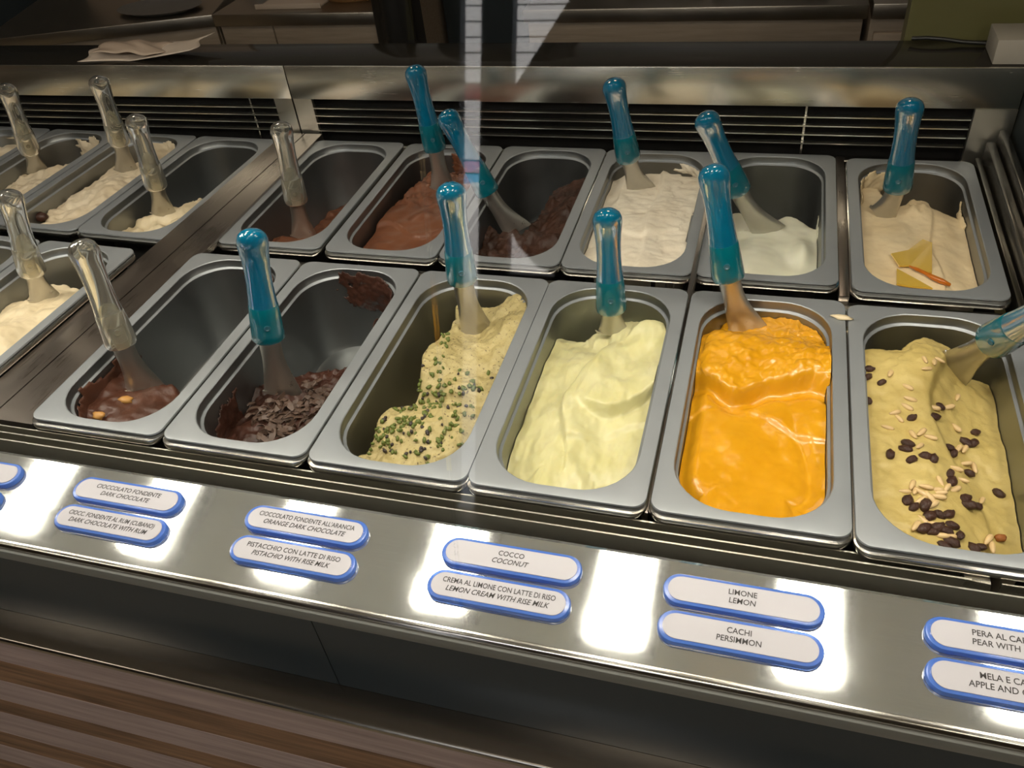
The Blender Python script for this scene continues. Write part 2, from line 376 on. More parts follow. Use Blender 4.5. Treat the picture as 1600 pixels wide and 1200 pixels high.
# back wall of the case: plate, posts, grille
SEAM = -0.0435
for a, b in ((CX0, SEAM - 0.001), (SEAM + 0.001, 1.062)):
    cpart(box('back_plate', a, b, 0.748, 0.752, 0.0465, 0.1025, 'plate', None, 0.0007))
cpart(box('back_post', SEAM - 0.036, SEAM - 0.0015, 0.749, 0.756, -0.035, 0.0465, 'post'))
cpart(box('back_post', SEAM + 0.0015, SEAM + 0.036, 0.749, 0.756, -0.035, 0.0465, 'post'))
cpart(box('back_post', 1.010, 1.062, 0.747, 0.756, -0.035, 0.0465, 'post'))
for z in (0.0305, 0.0172, 0.0040, -0.0095):
    cpart(box('back_grille_slat', CX0, SEAM - 0.036, 0.748, 0.756, z - 0.0008, z + 0.0008, 'slat'))
    cpart(box('back_grille_slat', SEAM + 0.036, 1.008, 0.748, 0.756, z - 0.0008, z + 0.0008, 'slat'))
for x in (-0.135, 0.18, 0.79):
    cpart(box('grille_stay', x, x + 0.003, 0.757, 0.760, -0.03, 0.046, 'rail'))
cpart(box('grille_cavity_shade', CX0, 1.02, 0.775, 0.790, -0.06, 0.09, 'dark'))  # black slab stands in for the shade of the cavity behind the slats
cpart(box('back_lip', CX0, 1.01, 0.728, 0.749, -0.034, -0.0265, 'bright', None, 0.001))
cpart(box('top_shelf', CX0, 1.30, 0.753, 0.857, 0.096, 0.1015, 'shelf', None, 0.001))
# right end: stepped rails and end panel
cpart(box('side_rail', 1.0235, 1.0310, 0.02, 0.735, -0.05, -0.018, 'rail', None, 0.0015))
cpart(box('side_rail', 1.0330, 1.0440, 0.02, 0.740, -0.05, 0.004, 'rail', None, 0.002))
cpart(box('side_rail', 1.0460, 1.0560, 0.02, 0.744, -0.05, 0.020, 'rail', None, 0.002))
cpart(box('end_panel', 1.0640, 1.0740, -0.13, 0.760, -0.10, 0.135, 'fascia', None, 0.001))
# slanted front glass in two panes and the flat top glass
GT = math.radians(12.5)
gy0, gz0 = SY1 - 0.0035, SZ1 + 0.002
def gp(s, off): return (gy0 + s * math.sin(GT) - off * math.cos(GT), gz0 + s * math.cos(GT) + off * math.sin(GT))
for a, b in ((CX0, 0.5525), (0.5545, CX1)):
    p = [gp(0, 0), gp(0, 0.004), gp(0.512, 0.004), gp(0.512, 0)]
    cpart(prism_x('front_glass', p, a, b, 'glass'))
ytop, ztop = gp(0.512, 0)
cpart(box('top_glass', CX0, CX1, ytop - 0.004, 0.42, ztop + 0.001, ztop + 0.007, 'glass'))
cpart(box('lamp_bar', CX0, CX1, 0.020, 0.210, 0.489, 0.499, 'lampbar', None, 0.002))
# ------------------------------------------------------------------ LED lamps under the top glass (above the frame)
def lamp(x, i):
    t = empty('display_lamp', (x, 0.12, 0.4885))
    tag(t, 'LED lamp with six light lines under the top glass, ' + ('first second third fourth fifth sixth seventh eighth'.split()[i]) + ' from the left', 'lamp', 'LED lamps under the top glass')
    box('lamp_housing', -0.055, 0.055, -0.092, 0.085, -0.022, 0.0, 'lampbody', t, 0.002)
    for q in range(6):
        xx = -0.034 + q * 0.0136
        box('led_line', xx - 0.0022, xx + 0.0022, -0.040, 0.078, -0.0255, -0.0225, 'led', t)
for i, x in enumerate(LAMP_X): lamp(x, i)

# ------------------------------------------------------------------ gelato pans
PW, PL = 0.165, 0.3355
OX0, OX1, OY0, OY1, OR = 0.0135, 0.1515, 0.0105, 0.3250, 0.052
def ring(x0, x1, y0, y1, r, z, n=9): return [(x, y, z) for x, y in rrect(x0, x1, y0, y1, r, n)]
def opening(ins, z, n=9): return ring(OX0 + ins, OX1 - ins, OY0 + ins, OY1 - ins, OR - ins * 0.4, z, n)
proto = {}
def pan(loc, rotz, label):
    t = empty('gelato_pan', loc, (0, 0, rotz)); tag(t, label, 'pan', 'steel gelato pans')
    if not proto:
        loops = [ring(0.002, PW - 0.002, 0.002, PL - 0.002, 0.012, -0.004), ring(0, PW, 0, PL, 0.013, -0.0018), ring(0.0004, PW - 0.0004, 0.0004, PL - 0.0004, 0.013, -0.0002),
                 ring(0.0012, PW - 0.0012, 0.0012, PL - 0.0012, 0.013, 0.0), opening(0, 0), opening(0.0008, -0.0008)]
        proto['rim'] = loft('rim', loops, 'rim', t, 38)
        proto['step'] = loft('inner_step', [opening(0.0016, -0.0100), opening(0.0019, -0.0108), opening(0.0036, -0.0114), opening(0.0042, -0.0122)], 'rim', t, 60)
        loops = [opening(0.0008, -0.0008), opening(0.0014, -0.0100), opening(0.0018, -0.0106)]
        loops2 = [opening(0.0040, -0.0120), opening(0.0048, -0.040), opening(0.0075, -0.112), opening(0.0105, -0.1185), opening(0.018, -0.121), opening(0.026, -0.1195)]
        proto['neck'] = loft('neck', loops, 'pan', t, 38)
        a = loft('tub', loops2, 'pan', t, 38, False, True)
        lp = [ring(0.002, PW - 0.002, 0.002, PL - 0.002, 0.012, -0.0045), ring(-0.0008, PW + 0.0008, -0.004, PL, 0.014, -0.0052), ring(-0.0014, PW + 0.0014, -0.0052, PL + 0.0006, 0.015, -0.0075),
              ring(-0.0010, PW + 0.0010, -0.0046, PL, 0.0145, -0.0105), ring(0.0005, PW - 0.0005, -0.002, PL - 0.001, 0.013, -0.0120), ring(0.0030, PW - 0.0030, 0.003, PL - 0.003, 0.012, -0.0125)]
        b = loft('rolled_lip', lp, 'bright', t, 40)
        proto['tub'] = a; proto['lip'] = b
    else:
        for s in ('rim', 'step', 'neck', 'tub', 'lip'):
            c = proto[s].copy(); COL.objects.link(c); c.parent = t
    return t

FX = [0.0070, 0.1757, 0.3437, 0.5090, 0.6776, 0.8447]
FYO = [0.0020, 0.0010, 0.0, 0.0, 0.0, -0.0050]
BX = [-0.0016, 0.1710, 0.3391, 0.5061, 0.6741, 0.8536]
BY = 0.3885; BZ = -0.0160
BYO = [0.002, 0.0, 0.001, 0.0005, 0.002, -0.0055]
LROT = math.radians(-2.0)
def leftp(lx, ly, z):
    return (-0.100 + lx * math.cos(LROT) - ly * math.sin(LROT), lx * math.sin(LROT) + ly * math.cos(LROT), z)
PANS = {}
def addpan(key, loc, rot, label): PANS[key] = (pan(loc, rot, label), loc, rot)
for kk, i, lab in (('A', 0, 'pan nearly scraped empty of dark chocolate, leftmost of the front row beside the plate divider'),
                   ('B', 1, 'front row pan with chocolate flakes and a dark smear on its back wall'),
                   ('C', 2, 'front row pan holding pistachio gelato with green crumbs'),
                   ('D', 3, 'front row pan full of pale yellow lemon cream'),
                   ('E', 4, 'front row pan full of orange persimmon gelato'),
                   ('F', 5, 'front row pan of yellow gelato with raisins, at the right edge')):
    addpan(kk, (FX[i], FYO[i], 0), 0, lab)
for kk, i, lab in (('G', 0, 'back row pan scraped almost clean, next to the plate divider'),
                   ('H', 1, 'back row pan with smooth milk chocolate gelato'),
                   ('I', 2, 'back row pan with rough dark chocolate left at its front and right'),
                   ('J', 3, 'back row pan full of white coconut gelato'),
                   ('K', 4, 'back row pan with a little white lemon gelato at its front'),
                   ('L', 5, 'back row pan of beige gelato with candied pear, far right')):
    addpan(kk, (BX[i], BY + BYO[i], BZ), 0, lab)
for kk, lx, ly, z, lab in (('O', -PW, BY, BZ, 'nearly empty pan with a cream remnant, just left of the plate divider'),
                           ('N', -PW - 0.168, BY, BZ, 'left module pan of nut cream with a chocolate chunk'),
                           ('M', -PW - 0.336, BY, BZ, 'left module pan with nut cream crumbs on its back wall'),
                           ('M2', -PW - 0.504, BY, BZ, 'pan cut by the left edge, in the back row'),
                           ('P', -PW, 0.0, 0.0, 'front pan of vanilla gelato left of the plate divider'),
                           ('Q', -PW - 0.168, 0.0, 0.0, 'front pan cut by the left edge beside the vanilla pan')):
    addpan(kk, leftp(lx, ly, z), LROT, lab)

# ------------------------------------------------------------------ gelato surfaces
GEL = {}
IW, IL = OX1 - OX0, OY1 - OY0
def round_in(x, y, r):
    """pull points of the full rectangle into the rounded opening"""
    x = x.copy(); y = y.copy()
    for cx, sx in ((r, -1), (IW - r, 1)):
        for cy, sy in ((r, -1), (IL - r, 1)):
            dx = (x - cx) * sx; dy = (y - cy) * sy
            d = np.hypot(dx, dy); m = (dx > 0) & (dy > 0) & (d > 0)
            # square-to-disc: keep the angle, scale radius
            mm = np.maximum(dx, dy)
            sc = np.where(m, mm / np.where(d > 0, d, 1), 1)
            x = np.where(m, cx + (x - cx) * sc, x); y = np.where(m, cy + (y - cy) * sc, y)
    return x, y
def gelato(key, hf, mat, label, nx=64, ny=130, floor=-0.116, cut=-0.112):
    par, loc, rot = PANS[key]
    s, t = np.meshgrid(np.linspace(0, 1, nx), np.linspace(0, 1, ny))
    h = hf(s, t)
    ins = np.where(h > -0.010, 0.0020, 0.0042 + 0.004 * np.clip(-h / 0.112, 0, 1))
    x = s * IW; y = t * IL
    x, y = round_in(x, y, OR)
    # shrink to the wall at this depth
    x = IW / 2 + (x - IW / 2) * (1 - 2 * ins / IW); y = IL / 2 + (y - IL / 2) * (1 - 2 * ins / IL)
    X = x + OX0; Y = y + OY0; Z = np.maximum(h, floor)
    idx = np.arange(nx * ny).reshape(ny, nx)
    keep = (h[:-1, :-1] > cut) | (h[1:, :-1] > cut) | (h[:-1, 1:] > cut) | (h[1:, 1:] > cut)
    q = np.stack([idx[:-1, :-1], idx[:-1, 1:], idx[1:, 1:], idx[1:, :-1]], -1)[keep]
    V = np.stack([X.ravel(), Y.ravel(), Z.ravel()], 1)
    # skirt down to the pan floor along the open edge
    ed = {}
    for f in q:
        for a, b in ((f[0], f[1]), (f[1], f[2]), (f[2], f[3]), (f[3], f[0])):
            if (b, a) in ed: del ed[(b, a)]
            else: ed[(a, b)] = 1
    used = {}; V2 = list(map(tuple, V)); F = [tuple(f) for f in q]
    cxm, cym = PW / 2, PL / 2
    for a, b in ed:
        for p in (a, b):
            if p not in used:
                used[p] = len(V2); c = V[p]
                V2.append((cxm + (c[0] - cxm) * 0.94, cym + (c[1] - cym) * 0.97, min(floor - 0.001, c[2])))
        F.append((b, a, used[a], used[b]))
    # drop unused vertices
    F = np.array(F); u, inv = np.unique(F, return_inverse=True); V2 = np.array(V2)[u]; F = inv.reshape(F.shape)
    o = pyd('gelato', V2, F, mat, None, 70)
    o.location = loc; o.rotation_euler = (0, 0, rot)
    tag(o, label, 'gelato')
    GEL[key] = (o, hf, loc, rot); return o
def surf(key, u, v):
    """point of gelato surface seen at photo position (u, v), by stepping down the view line"""
    o, hf, loc, rot = GEL[key]; z = -0.03
    c, s_ = math.cos(-rot), math.sin(-rot)
    zz = 0.02 - np.arange(420) * 0.00035
    d = ray(u, v); P = CAM + ((loc[2] + zz - CAM[2]) / d[2])[:, None] * d
    dx, dy = P[:, 0] - loc[0], P[:, 1] - loc[1]
    S = (dx * c - dy * s_ - OX0) / IW; T = (dx * s_ + dy * c - OY0) / IL
    hh = hf(np.clip(S, 0, 1)[None], np.clip(T, 0, 1)[None])[0]
    hit = np.nonzero(zz <= hh)[0]; k = hit[0] if len(hit) else 419
    return np.array([P[k, 0], P[k, 1], loc[2] + max(hh[k], -0.115)]), (S[k], T[k])
def smear(key, a0, a1, z0, z1, mat, seed, thr=0.0, na=60, nz=26, th=0.004, wob=9.0):
    """a film of gelato left on the pan wall between loop fractions a0..a1"""
    g = GEL[key][0]
    L = np.array([(p[0], p[1]) for p in opening(0.0042, 0, 13)]); L = np.vstack([L, L[:1]])
    d = np.r_[0, np.cumsum(np.hypot(*np.diff(L, axis=0).T))]; d /= d[-1]
    a, zz = np.meshgrid(np.linspace(a0, a1, na), np.linspace(0, 1, nz))
    am = a % 1.0
    x = np.interp(am, d, L[:, 0]); y = np.interp(am, d, L[:, 1])
    z = z0 + (z1 - z0) * zz
    r = (a - a0) / (a1 - a0)
    nz1 = fbm(a * wob * 3, zz * 2.2, 2.0, seed, 5)
    fade = np.minimum(np.minimum(r, 1 - r) * 4, np.minimum(zz * 3.0 + 0.1, (1 - zz) * 3.0 + (0.3 if z1 < -0.05 else 0.0)))
    m = np.clip(fade, 0, 1) - 0.45 + nz1 * 1.5 - thr
    t = th * np.clip(m * 1.2 + 0.25, 0.05, 1.3) + 0.0016 * (fbm(a * wob * 16, zz * 9, 2.0, seed + 5, 3))
    cx, cy = PW / 2, PL / 2
    n = np.hypot(x - cx, (y - cy) * 0.45) + 1e-6
    x = x - (x - cx) / n * t; y = y - (y - cy) * 0.45 / n * t
    idx = np.arange(na * nz).reshape(nz, na)
    k = (m[:-1, :-1] > 0) & (m[1:, 1:] > 0) & (m[1:, :-1] > 0) & (m[:-1, 1:] > 0)
    q = np.stack([idx[:-1, :-1], idx[:-1, 1:], idx[1:, 1:], idx[1:, :-1]], -1)[k]
    if not len(q): return
    V = np.stack([x.ravel(), y.ravel(), z.ravel()], 1); uu, inv = np.unique(q, return_inverse=True)
    o = pyd('wall_smear', V[uu], inv.reshape(q.shape), mat, g, 60)
    md = o.modifiers.new('thick', 'SOLIDIFY'); md.thickness = 0.0012; md.offset = 0
    return o
def step(f, w): return sst(-w, w, f)

# A: a little dark chocolate heaped at the front
def hA(s, t):
    edge = 0.30 + 0.10 * (1 - s) - 0.02 + 0.10 * fbm(s, t, 6, 3)
    h = -0.050 + 0.020 * (1 - s) ** 2 + 0.012 * gau(s, t, 0.30, 0.16, 0.3, 0.12) + 0.016 * fbm(s, t * 2.3, 5, 11, 5)
    h = h + 0.010 * gau(s, t, 0.78, 0.2, 0.10, 0.05)
    return h - 0.11 * sst(0.0, 0.10, t - edge)
gelato('A', hA, 'choc_hazel', 'glossy dark chocolate gelato with two nut pieces, heaped in the pan front')
smear('A', 0.88, 1.08, -0.090, -0.006, 'choc_hazel', 4, -0.25, wob=8)
smear('A', 0.50, 0.625, -0.034, -0.0008, 'choc_hazel', 8, -0.30, th=0.003)
# B: dark chocolate heap under flakes
def hB(s, t):
    edge = 0.43 + 0.22 * s + 0.12 * fbm(s, t, 6, 5)
    h = -0.058 + 0.022 * s * (1 - t) + 0.024 * gau(s, t, 0.36, 0.36, 0.16, 0.08) + 0.022 * fbm(s, t * 2.3, 7, 21, 5) + 0.010 * gau(s, t, 0.1, 0.05, 0.2, 0.1)
    h = h + 0.024 * np.abs(fbm(s, t * 2.3, 12, 31, 4)) * sst(0.28, 0.4, t)
    return h - 0.10 * sst(0.0, 0.09, t - edge)
gelato('B', hB, 'choc', 'rough dark chocolate gelato heaped under curled chocolate flakes')
smear('B', 0.43, 0.665, -0.062, -0.0005, 'choc', 12, -0.20, na=130, nz=40, th=0.0045)
smear('B', 0.94, 1.03, -0.085, -0.018, 'choc', 14, 0.0)
# C: pistachio in two heaped lobes
def hC(s, t):
    left = 0.16 + 0.05 * np.sin(t * 17) - 0.20 * gau(t, 0 * t, 0.02, 0, 0.10, 1) + 0.12 * sst(0.28, 0.42, t) - 0.02 * sst(0.6, 0.8, t) + 0.06 * fbm(s, t, 9, 7)
    h = -0.036 + 0.020 * gau(s, t, 0.62, 0.20, 0.34, 0.20) + 0.004 * s
    lobe2 = sst(0.36, 0.46, t + 0.08 * (s - 0.5) + 0.05 * fbm(s, t, 8, 9))
    h = h - 0.012 * gau(s, t, 0.6, 0.395, 0.6, 0.03) + lobe2 * (0.014 * gau(s, t, 0.34, 0.55, 0.24, 0.14) + 0.006)
    h = h - 0.014 * gau(s, t, 0.55, 0.80, 0.16, 0.09) + 0.018 * sst(0.5, 1.0, s) * sst(0.55, 0.85, t)
    h = h + 0.017 * fbm(s, t * 2.3, 8, 13, 5)
    return h - 0.085 * sst(0.0, 0.14, left - s) - 0.03 * sst(0.95, 1.0, t) * (1 - sst(0.5, 0.8, s))
gelato('C', hC, 'pist', 'speckled pistachio gelato in two heaps, scattered with chopped nuts', 72, 150)
# D: smooth lemon cream, folded
def hD(s, t):
    h = -0.028 - 0.014 * (1 - sst(0.05, 0.5, s)) * (0.8 + 0.5 * t) + 0.006 * np.sin(s * 5 + t * 3)
    f1 = t - (0.40 + 0.10 * s + 0.05 * np.sin(s * 7))
    h = h + 0.016 * step(f1, 0.011) * sst(0.35, 0.6, s) * (1 - sst(0.02, 0.34, f1))
    f2 = s - (0.36 + 0.10 * np.sin(t * 9 + 0.4) + 0.05 * t)
    h = h + 0.012 * step(f2, 0.018) * (1 - sst(0.05, 0.4, f2)) * sst(0.05, 0.3, t)
    f3 = t - (0.86 - 0.25 * (s - 0.4) ** 2)
    h = h - 0.016 * gau(f3, s, 0, 0.5, 0.08, 0.35) + 0.014 * gau(s, t, 0.85, 0.90, 0.16, 0.09)
    f4 = t - (0.22 + 0.16 * s + 0.02 * np.sin(9 * s))
    h = h - 0.0035 * step(-f4, 0.012) * sst(0.3, 0.5, s)
    h = h + 0.016 * fbm(s, t * 2.3, 3.2, 19, 3) + 0.004 * fbm(s * 3, t * 2.3, 9, 29, 3) - 0.008 * np.abs(fbm(s, t * 2.3, 3.7, 191, 2))
    return h - 0.035 * sst(0.92, 1.0, t) * (1 - 0.6 * s) - 0.012 * sst(0.82, 0.97, t) * (1 - sst(0.0, 0.45, s))
gelato('D', hD, 'lemoncream', 'smooth pale yellow lemon cream gelato with broad folds', 72, 150)
# E: persimmon, thick scoop lobe at the back over a smooth front
def hE(s, t):
    b = 0.585 + 0.045 * np.sin(s * 6.5 + 2.6) + 0.012 * np.sin(s * 15)
    f = t - b
    h = -0.018 + 0.004 * np.sin(s * 4 + t * 5) - 0.010 * (1 - sst(0.0, 0.12, s))
    lobe = step(f, 0.016)
    h = h - 0.008 * gau(f, 0 * s, -0.03, 0, 0.035, 1) + lobe * (0.015 + 0.006 * gau(s, t, 0.25, 0.72, 0.25, 0.1))
    h = h - lobe * 0.020 * sst(0.76, 0.95, t + 0.10 * (s - 0.45))
    h = h + lobe * (0.010 * fbm(s, t * 2.3, 10, 33, 5) + 0.010 * np.abs(fbm(s, t * 2.3, 14, 35, 4)) * sst(0.45, 0.75, s))
    h = h + (1 - lobe) * (0.011 * fbm(s, t * 2.3, 2.8, 37, 3) + 0.003 * fbm(s, t * 2.3, 8, 39, 3))
    g1 = t - (0.43 + 0.06 * np.sin(s * 5))
    h = h + 0.003 * step(g1, 0.012) * (1 - lobe) * (1 - sst(0.05, 0.2, g1))
    g2 = s - (0.80 + 0.10 * np.sin(t * 8))
    h = h - 0.004 * gau(g2, t, 0, 0.25, 0.05, 0.25)
    return h
gelato('E', hE, 'persimmon', 'bright orange persimmon gelato with a thick scooped lobe at its back', 80, 160)
# F: yellow cream sloping down to the right
def hF(s, t):
    h = -0.022 - 0.030 * sst(0.35, 1.0, s) + 0.012 * gau(s, t, 0.35, 0.75, 0.4, 0.18)
    f = s - (0.62 + 0.16 * np.sin(t * 7 + 0.3))
    h = h - 0.007 * step(f, 0.03) * (1 - sst(0.1, 0.45, f))
    h = h + 0.012 * fbm(s, t * 2.3, 3.4, 43, 4) + 0.004 * fbm(s, t * 2.3, 11, 45, 4)
    h = h + 0.016 * gau(s, t, 0.62, 0.86, 0.25, 0.14)
    back = 0.87 + 0.08 * gau(s, 0 * s, 0.58, 0, 0.24, 1) + 0.04 * fbm(s, t, 12, 47)
    return h - 0.090 * sst(0, 0.10, t - back)
gelato('F', hF, 'cream_pine', 'grainy yellow gelato strewn with raisins and pine nuts', 76, 150)
# G: brown remains
def hG(s, t):
    edge = 0.31 + 0.08 * s + 0.12 * fbm(s, t, 8, 51)
    return -0.056 + 0.012 * fbm(s, t * 2.3, 8, 53, 5) - 0.05 * sst(0, 0.10, t - edge)
gelato('G', hG, 'choc_milk', 'last scraps of brown gelato on the floor of a scraped pan', 48, 90)
smear('G', 0.00, 0.09, -0.085, -0.045, 'choc_milk', 52, 0.28, th=0.002)
# H: milk chocolate, smooth front, ragged back
def hH(s, t):
    left = 0.06 + 0.22 * sst(0.5, 0.95, t) + 0.05 * fbm(s, t, 9, 55)
    h = -0.040 + 0.022 * t - 0.004 * s + 0.014 * fbm(s, t * 2.3, 3.0, 57, 3) + 0.020 * sst(0.52, 0.6, t) * fbm(s, t * 2.3, 11, 59, 5)
    f = t - (0.33 + 0.05 * np.sin(s * 8))
    h = h + 0.005 * step(f, 0.012) * (1 - sst(0.05, 0.25, f)) + 0.008 * gau(s, t, 0.55, 0.45, 0.12, 0.04)
    return h - 0.07 * sst(0.0, 0.16, left - s) - 0.05 * sst(0.86, 0.98, t)
gelato('H', hH, 'choc_milk', 'smooth milk chocolate gelato rising to a ragged back')
smear('H', 0.49, 0.64, -0.045, -0.001, 'choc_milk', 58, -0.2, th=0.003)
# I: rough dark chocolate at the front and up the right side
def hI(s, t):
    edge = 0.46 + 0.46 * sst(0.40, 0.62, s) + 0.14 * fbm(s, t, 7, 61)
    h = -0.050 + 0.022 * sst(0.5, 1.0, s) * sst(0.1, 0.6, t) + 0.030 * fbm(s, t * 2.3, 7, 63, 5) + 0.010 * gau(s, t, 0.3, 0.06, 0.4, 0.1)
    return h - 0.10 * sst(0.0, 0.07, t - edge)
gelato('I', hI, 'choc_rough', 'crumbly dark brown gelato banked along the pan right side')
# J: coconut
def hJ(s, t):
    h = -0.010 - 0.010 * (1 - sst(0.0, 0.2, s)) + 0.010 * fbm(s, t * 2.3, 4, 67, 4) + 0.0022 * fbm(s * 0.4, t * 5, 9, 69, 4)
    f = t - (0.31 + 0.04 * np.sin(s * 9))
    h = h + 0.006 * step(f, 0.012) * (1 - sst(0.03, 0.2, f)) * gau(s, t, 0.55, 0.35, 0.3, 0.3)
    g = s - (0.56 + 0.03 * np.sin(t * 11))
    h = h + 0.004 * step(g, 0.02) * (1 - sst(0.03, 0.3, g))
    return h - 0.030 * sst(0.84, 0.98, t + 0.05 * fbm(s, t, 9, 71))
gelato('J', hJ, 'coconut', 'ivory white coconut gelato filling its pan')
smear('J', 0.49, 0.60, -0.028, -0.006, 'coconut', 72, 0.12, th=0.003)
# K: soft white lemon at the front
def hK(s, t):
    edge = 0.66 + 0.05 * np.sin(s * 11) + 0.05 * fbm(s, t, 8, 73)
    h = -0.044 + 0.018 * gau(s, t, 0.38, 0.25, 0.25, 0.2) + 0.012 * gau(s, t, 0.85, 0.36, 0.10, 0.10) + 0.008 * fbm(s, t * 2.3, 3, 75, 3)
    return h - 0.09 * sst(0.0, 0.08, t - edge)
gelato('K', hK, 'lemonwhite', 'soft white lemon gelato left in a low mound')
smear('K', 0.36, 0.44, -0.09, -0.03, 'lemonwhite', 76, 0.05, th=0.002)
# L: beige with candied pear
def hL(s, t):
    h = -0.017 - 0.010 * sst(0.7, 1.0, s) + 0.008 * fbm(s, t * 2.3, 3.4, 79, 4)
    f = s - (0.66 + 0.03 * np.sin(t * 12)); h = h - 0.0045 * step(f, 0.012)
    back = 0.70 + 0.16 * (1 - sst(0.15, 0.35, s)) + 0.06 * gau(s, 0 * s, 0.6, 0, 0.12, 1) + 0.05 * fbm(s, t, 10, 81)
    h = h + 0.010 * gau(s, t, 0.52, 0.68, 0.12, 0.05) * (1 + 2 * fbm(s, t * 2.3, 14, 83, 3))
    return h - 0.075 * sst(0.0, 0.12, t - back)
gelato('L', hL, 'pear', 'beige pear gelato with translucent candied slices on top')
smear('L', 0.62, 0.80, -0.045, -0.002, 'pear', 82, -0.10, th=0.004)
smear('L', 0.40, 0.49, -0.06, -0.018, 'pear', 85, 0.02, th=0.005)
# left module
def hO(s, t):
    f = t - (0.28 + 0.40 * s + 0.05 * fbm(s, t, 9, 87))
    h = -0.040 + 0.014 * gau(f, s, -0.05, 0.4, 0.06, 0.2) + 0.022 * fbm(s, t * 2.3, 9, 89, 4)
    return h - 0.09 * sst(0.0, 0.06, f) - 0.09 * sst(0.70, 0.78, s + 0.1 * fbm(s, t, 9, 88))
gelato('O', hO, 'vanilla', 'small ridge of cream-coloured gelato left in an empty pan', 56, 100)
def hN(s, t):
    left = 0.03 + 0.05 * np.sin(t * 13) + 0.06 * fbm(s, t, 8, 91)
    h = -0.030 + 0.020 * gau(s, t, 0.55, 0.55, 0.4, 0.22) + 0.024 * fbm(s, t * 2.3, 5, 93, 5)
    return h - 0.08 * sst(0.0, 0.16, left - s) - 0.07 * sst(0.86, 0.97, t)
gelato('N', hN, 'nutcream', 'pale nut cream gelato with a chocolate chunk at the front')
smear('N', 0.47, 0.68, -0.060, -0.001, 'nutcream', 94, -0.22, th=0.005)
def hM(s, t):
    edge = 0.74 + 0.05 * s + 0.1 * fbm(s, t, 8, 95)
    h = -0.036 + 0.015 * s + 0.022 * fbm(s, t * 2.3, 7, 97, 5)
    return h - 0.09 * sst(0.0, 0.08, t - edge)
gelato('M', hM, 'nutcream', 'ragged nut cream gelato beyond the chocolate chunk pan, near left edge', 56, 100)
smear('M', 0.46, 0.66, -0.075, -0.001, 'nutcream', 98, -0.22, th=0.006)
def hM2(s, t): return -0.030 + 0.020 * fbm(s, t * 2.3, 6, 99, 4)
gelato('M2', hM2, 'nutcream', 'nut cream gelato in the pan cut by the left picture edge', 40, 70)
def hP(s, t):
    edge = 0.88 + 0.10 * fbm(s, t, 6, 101)
    h = -0.040 + 0.024 * gau(s, t, 0.45, 0.42, 0.4, 0.25) + 0.026 * fbm(s, t * 2.3, 4, 103, 5)
    return h - 0.09 * sst(0.0, 0.10, t - edge)
gelato('P', hP, 'vanilla', 'creamy vanilla coloured gelato in the front pan at the left edge')
smear('P', 0.40, 0.48, -0.060, -0.020, 'vanilla', 104, 0.0, th=0.003)
def hQ(s, t): return -0.07 + 0.014 * fbm(s, t * 2.3, 5, 105, 4)
gelato('Q', hQ, 'vanilla', 'low vanilla gelato in the front pan mostly outside the left edge', 40, 70)

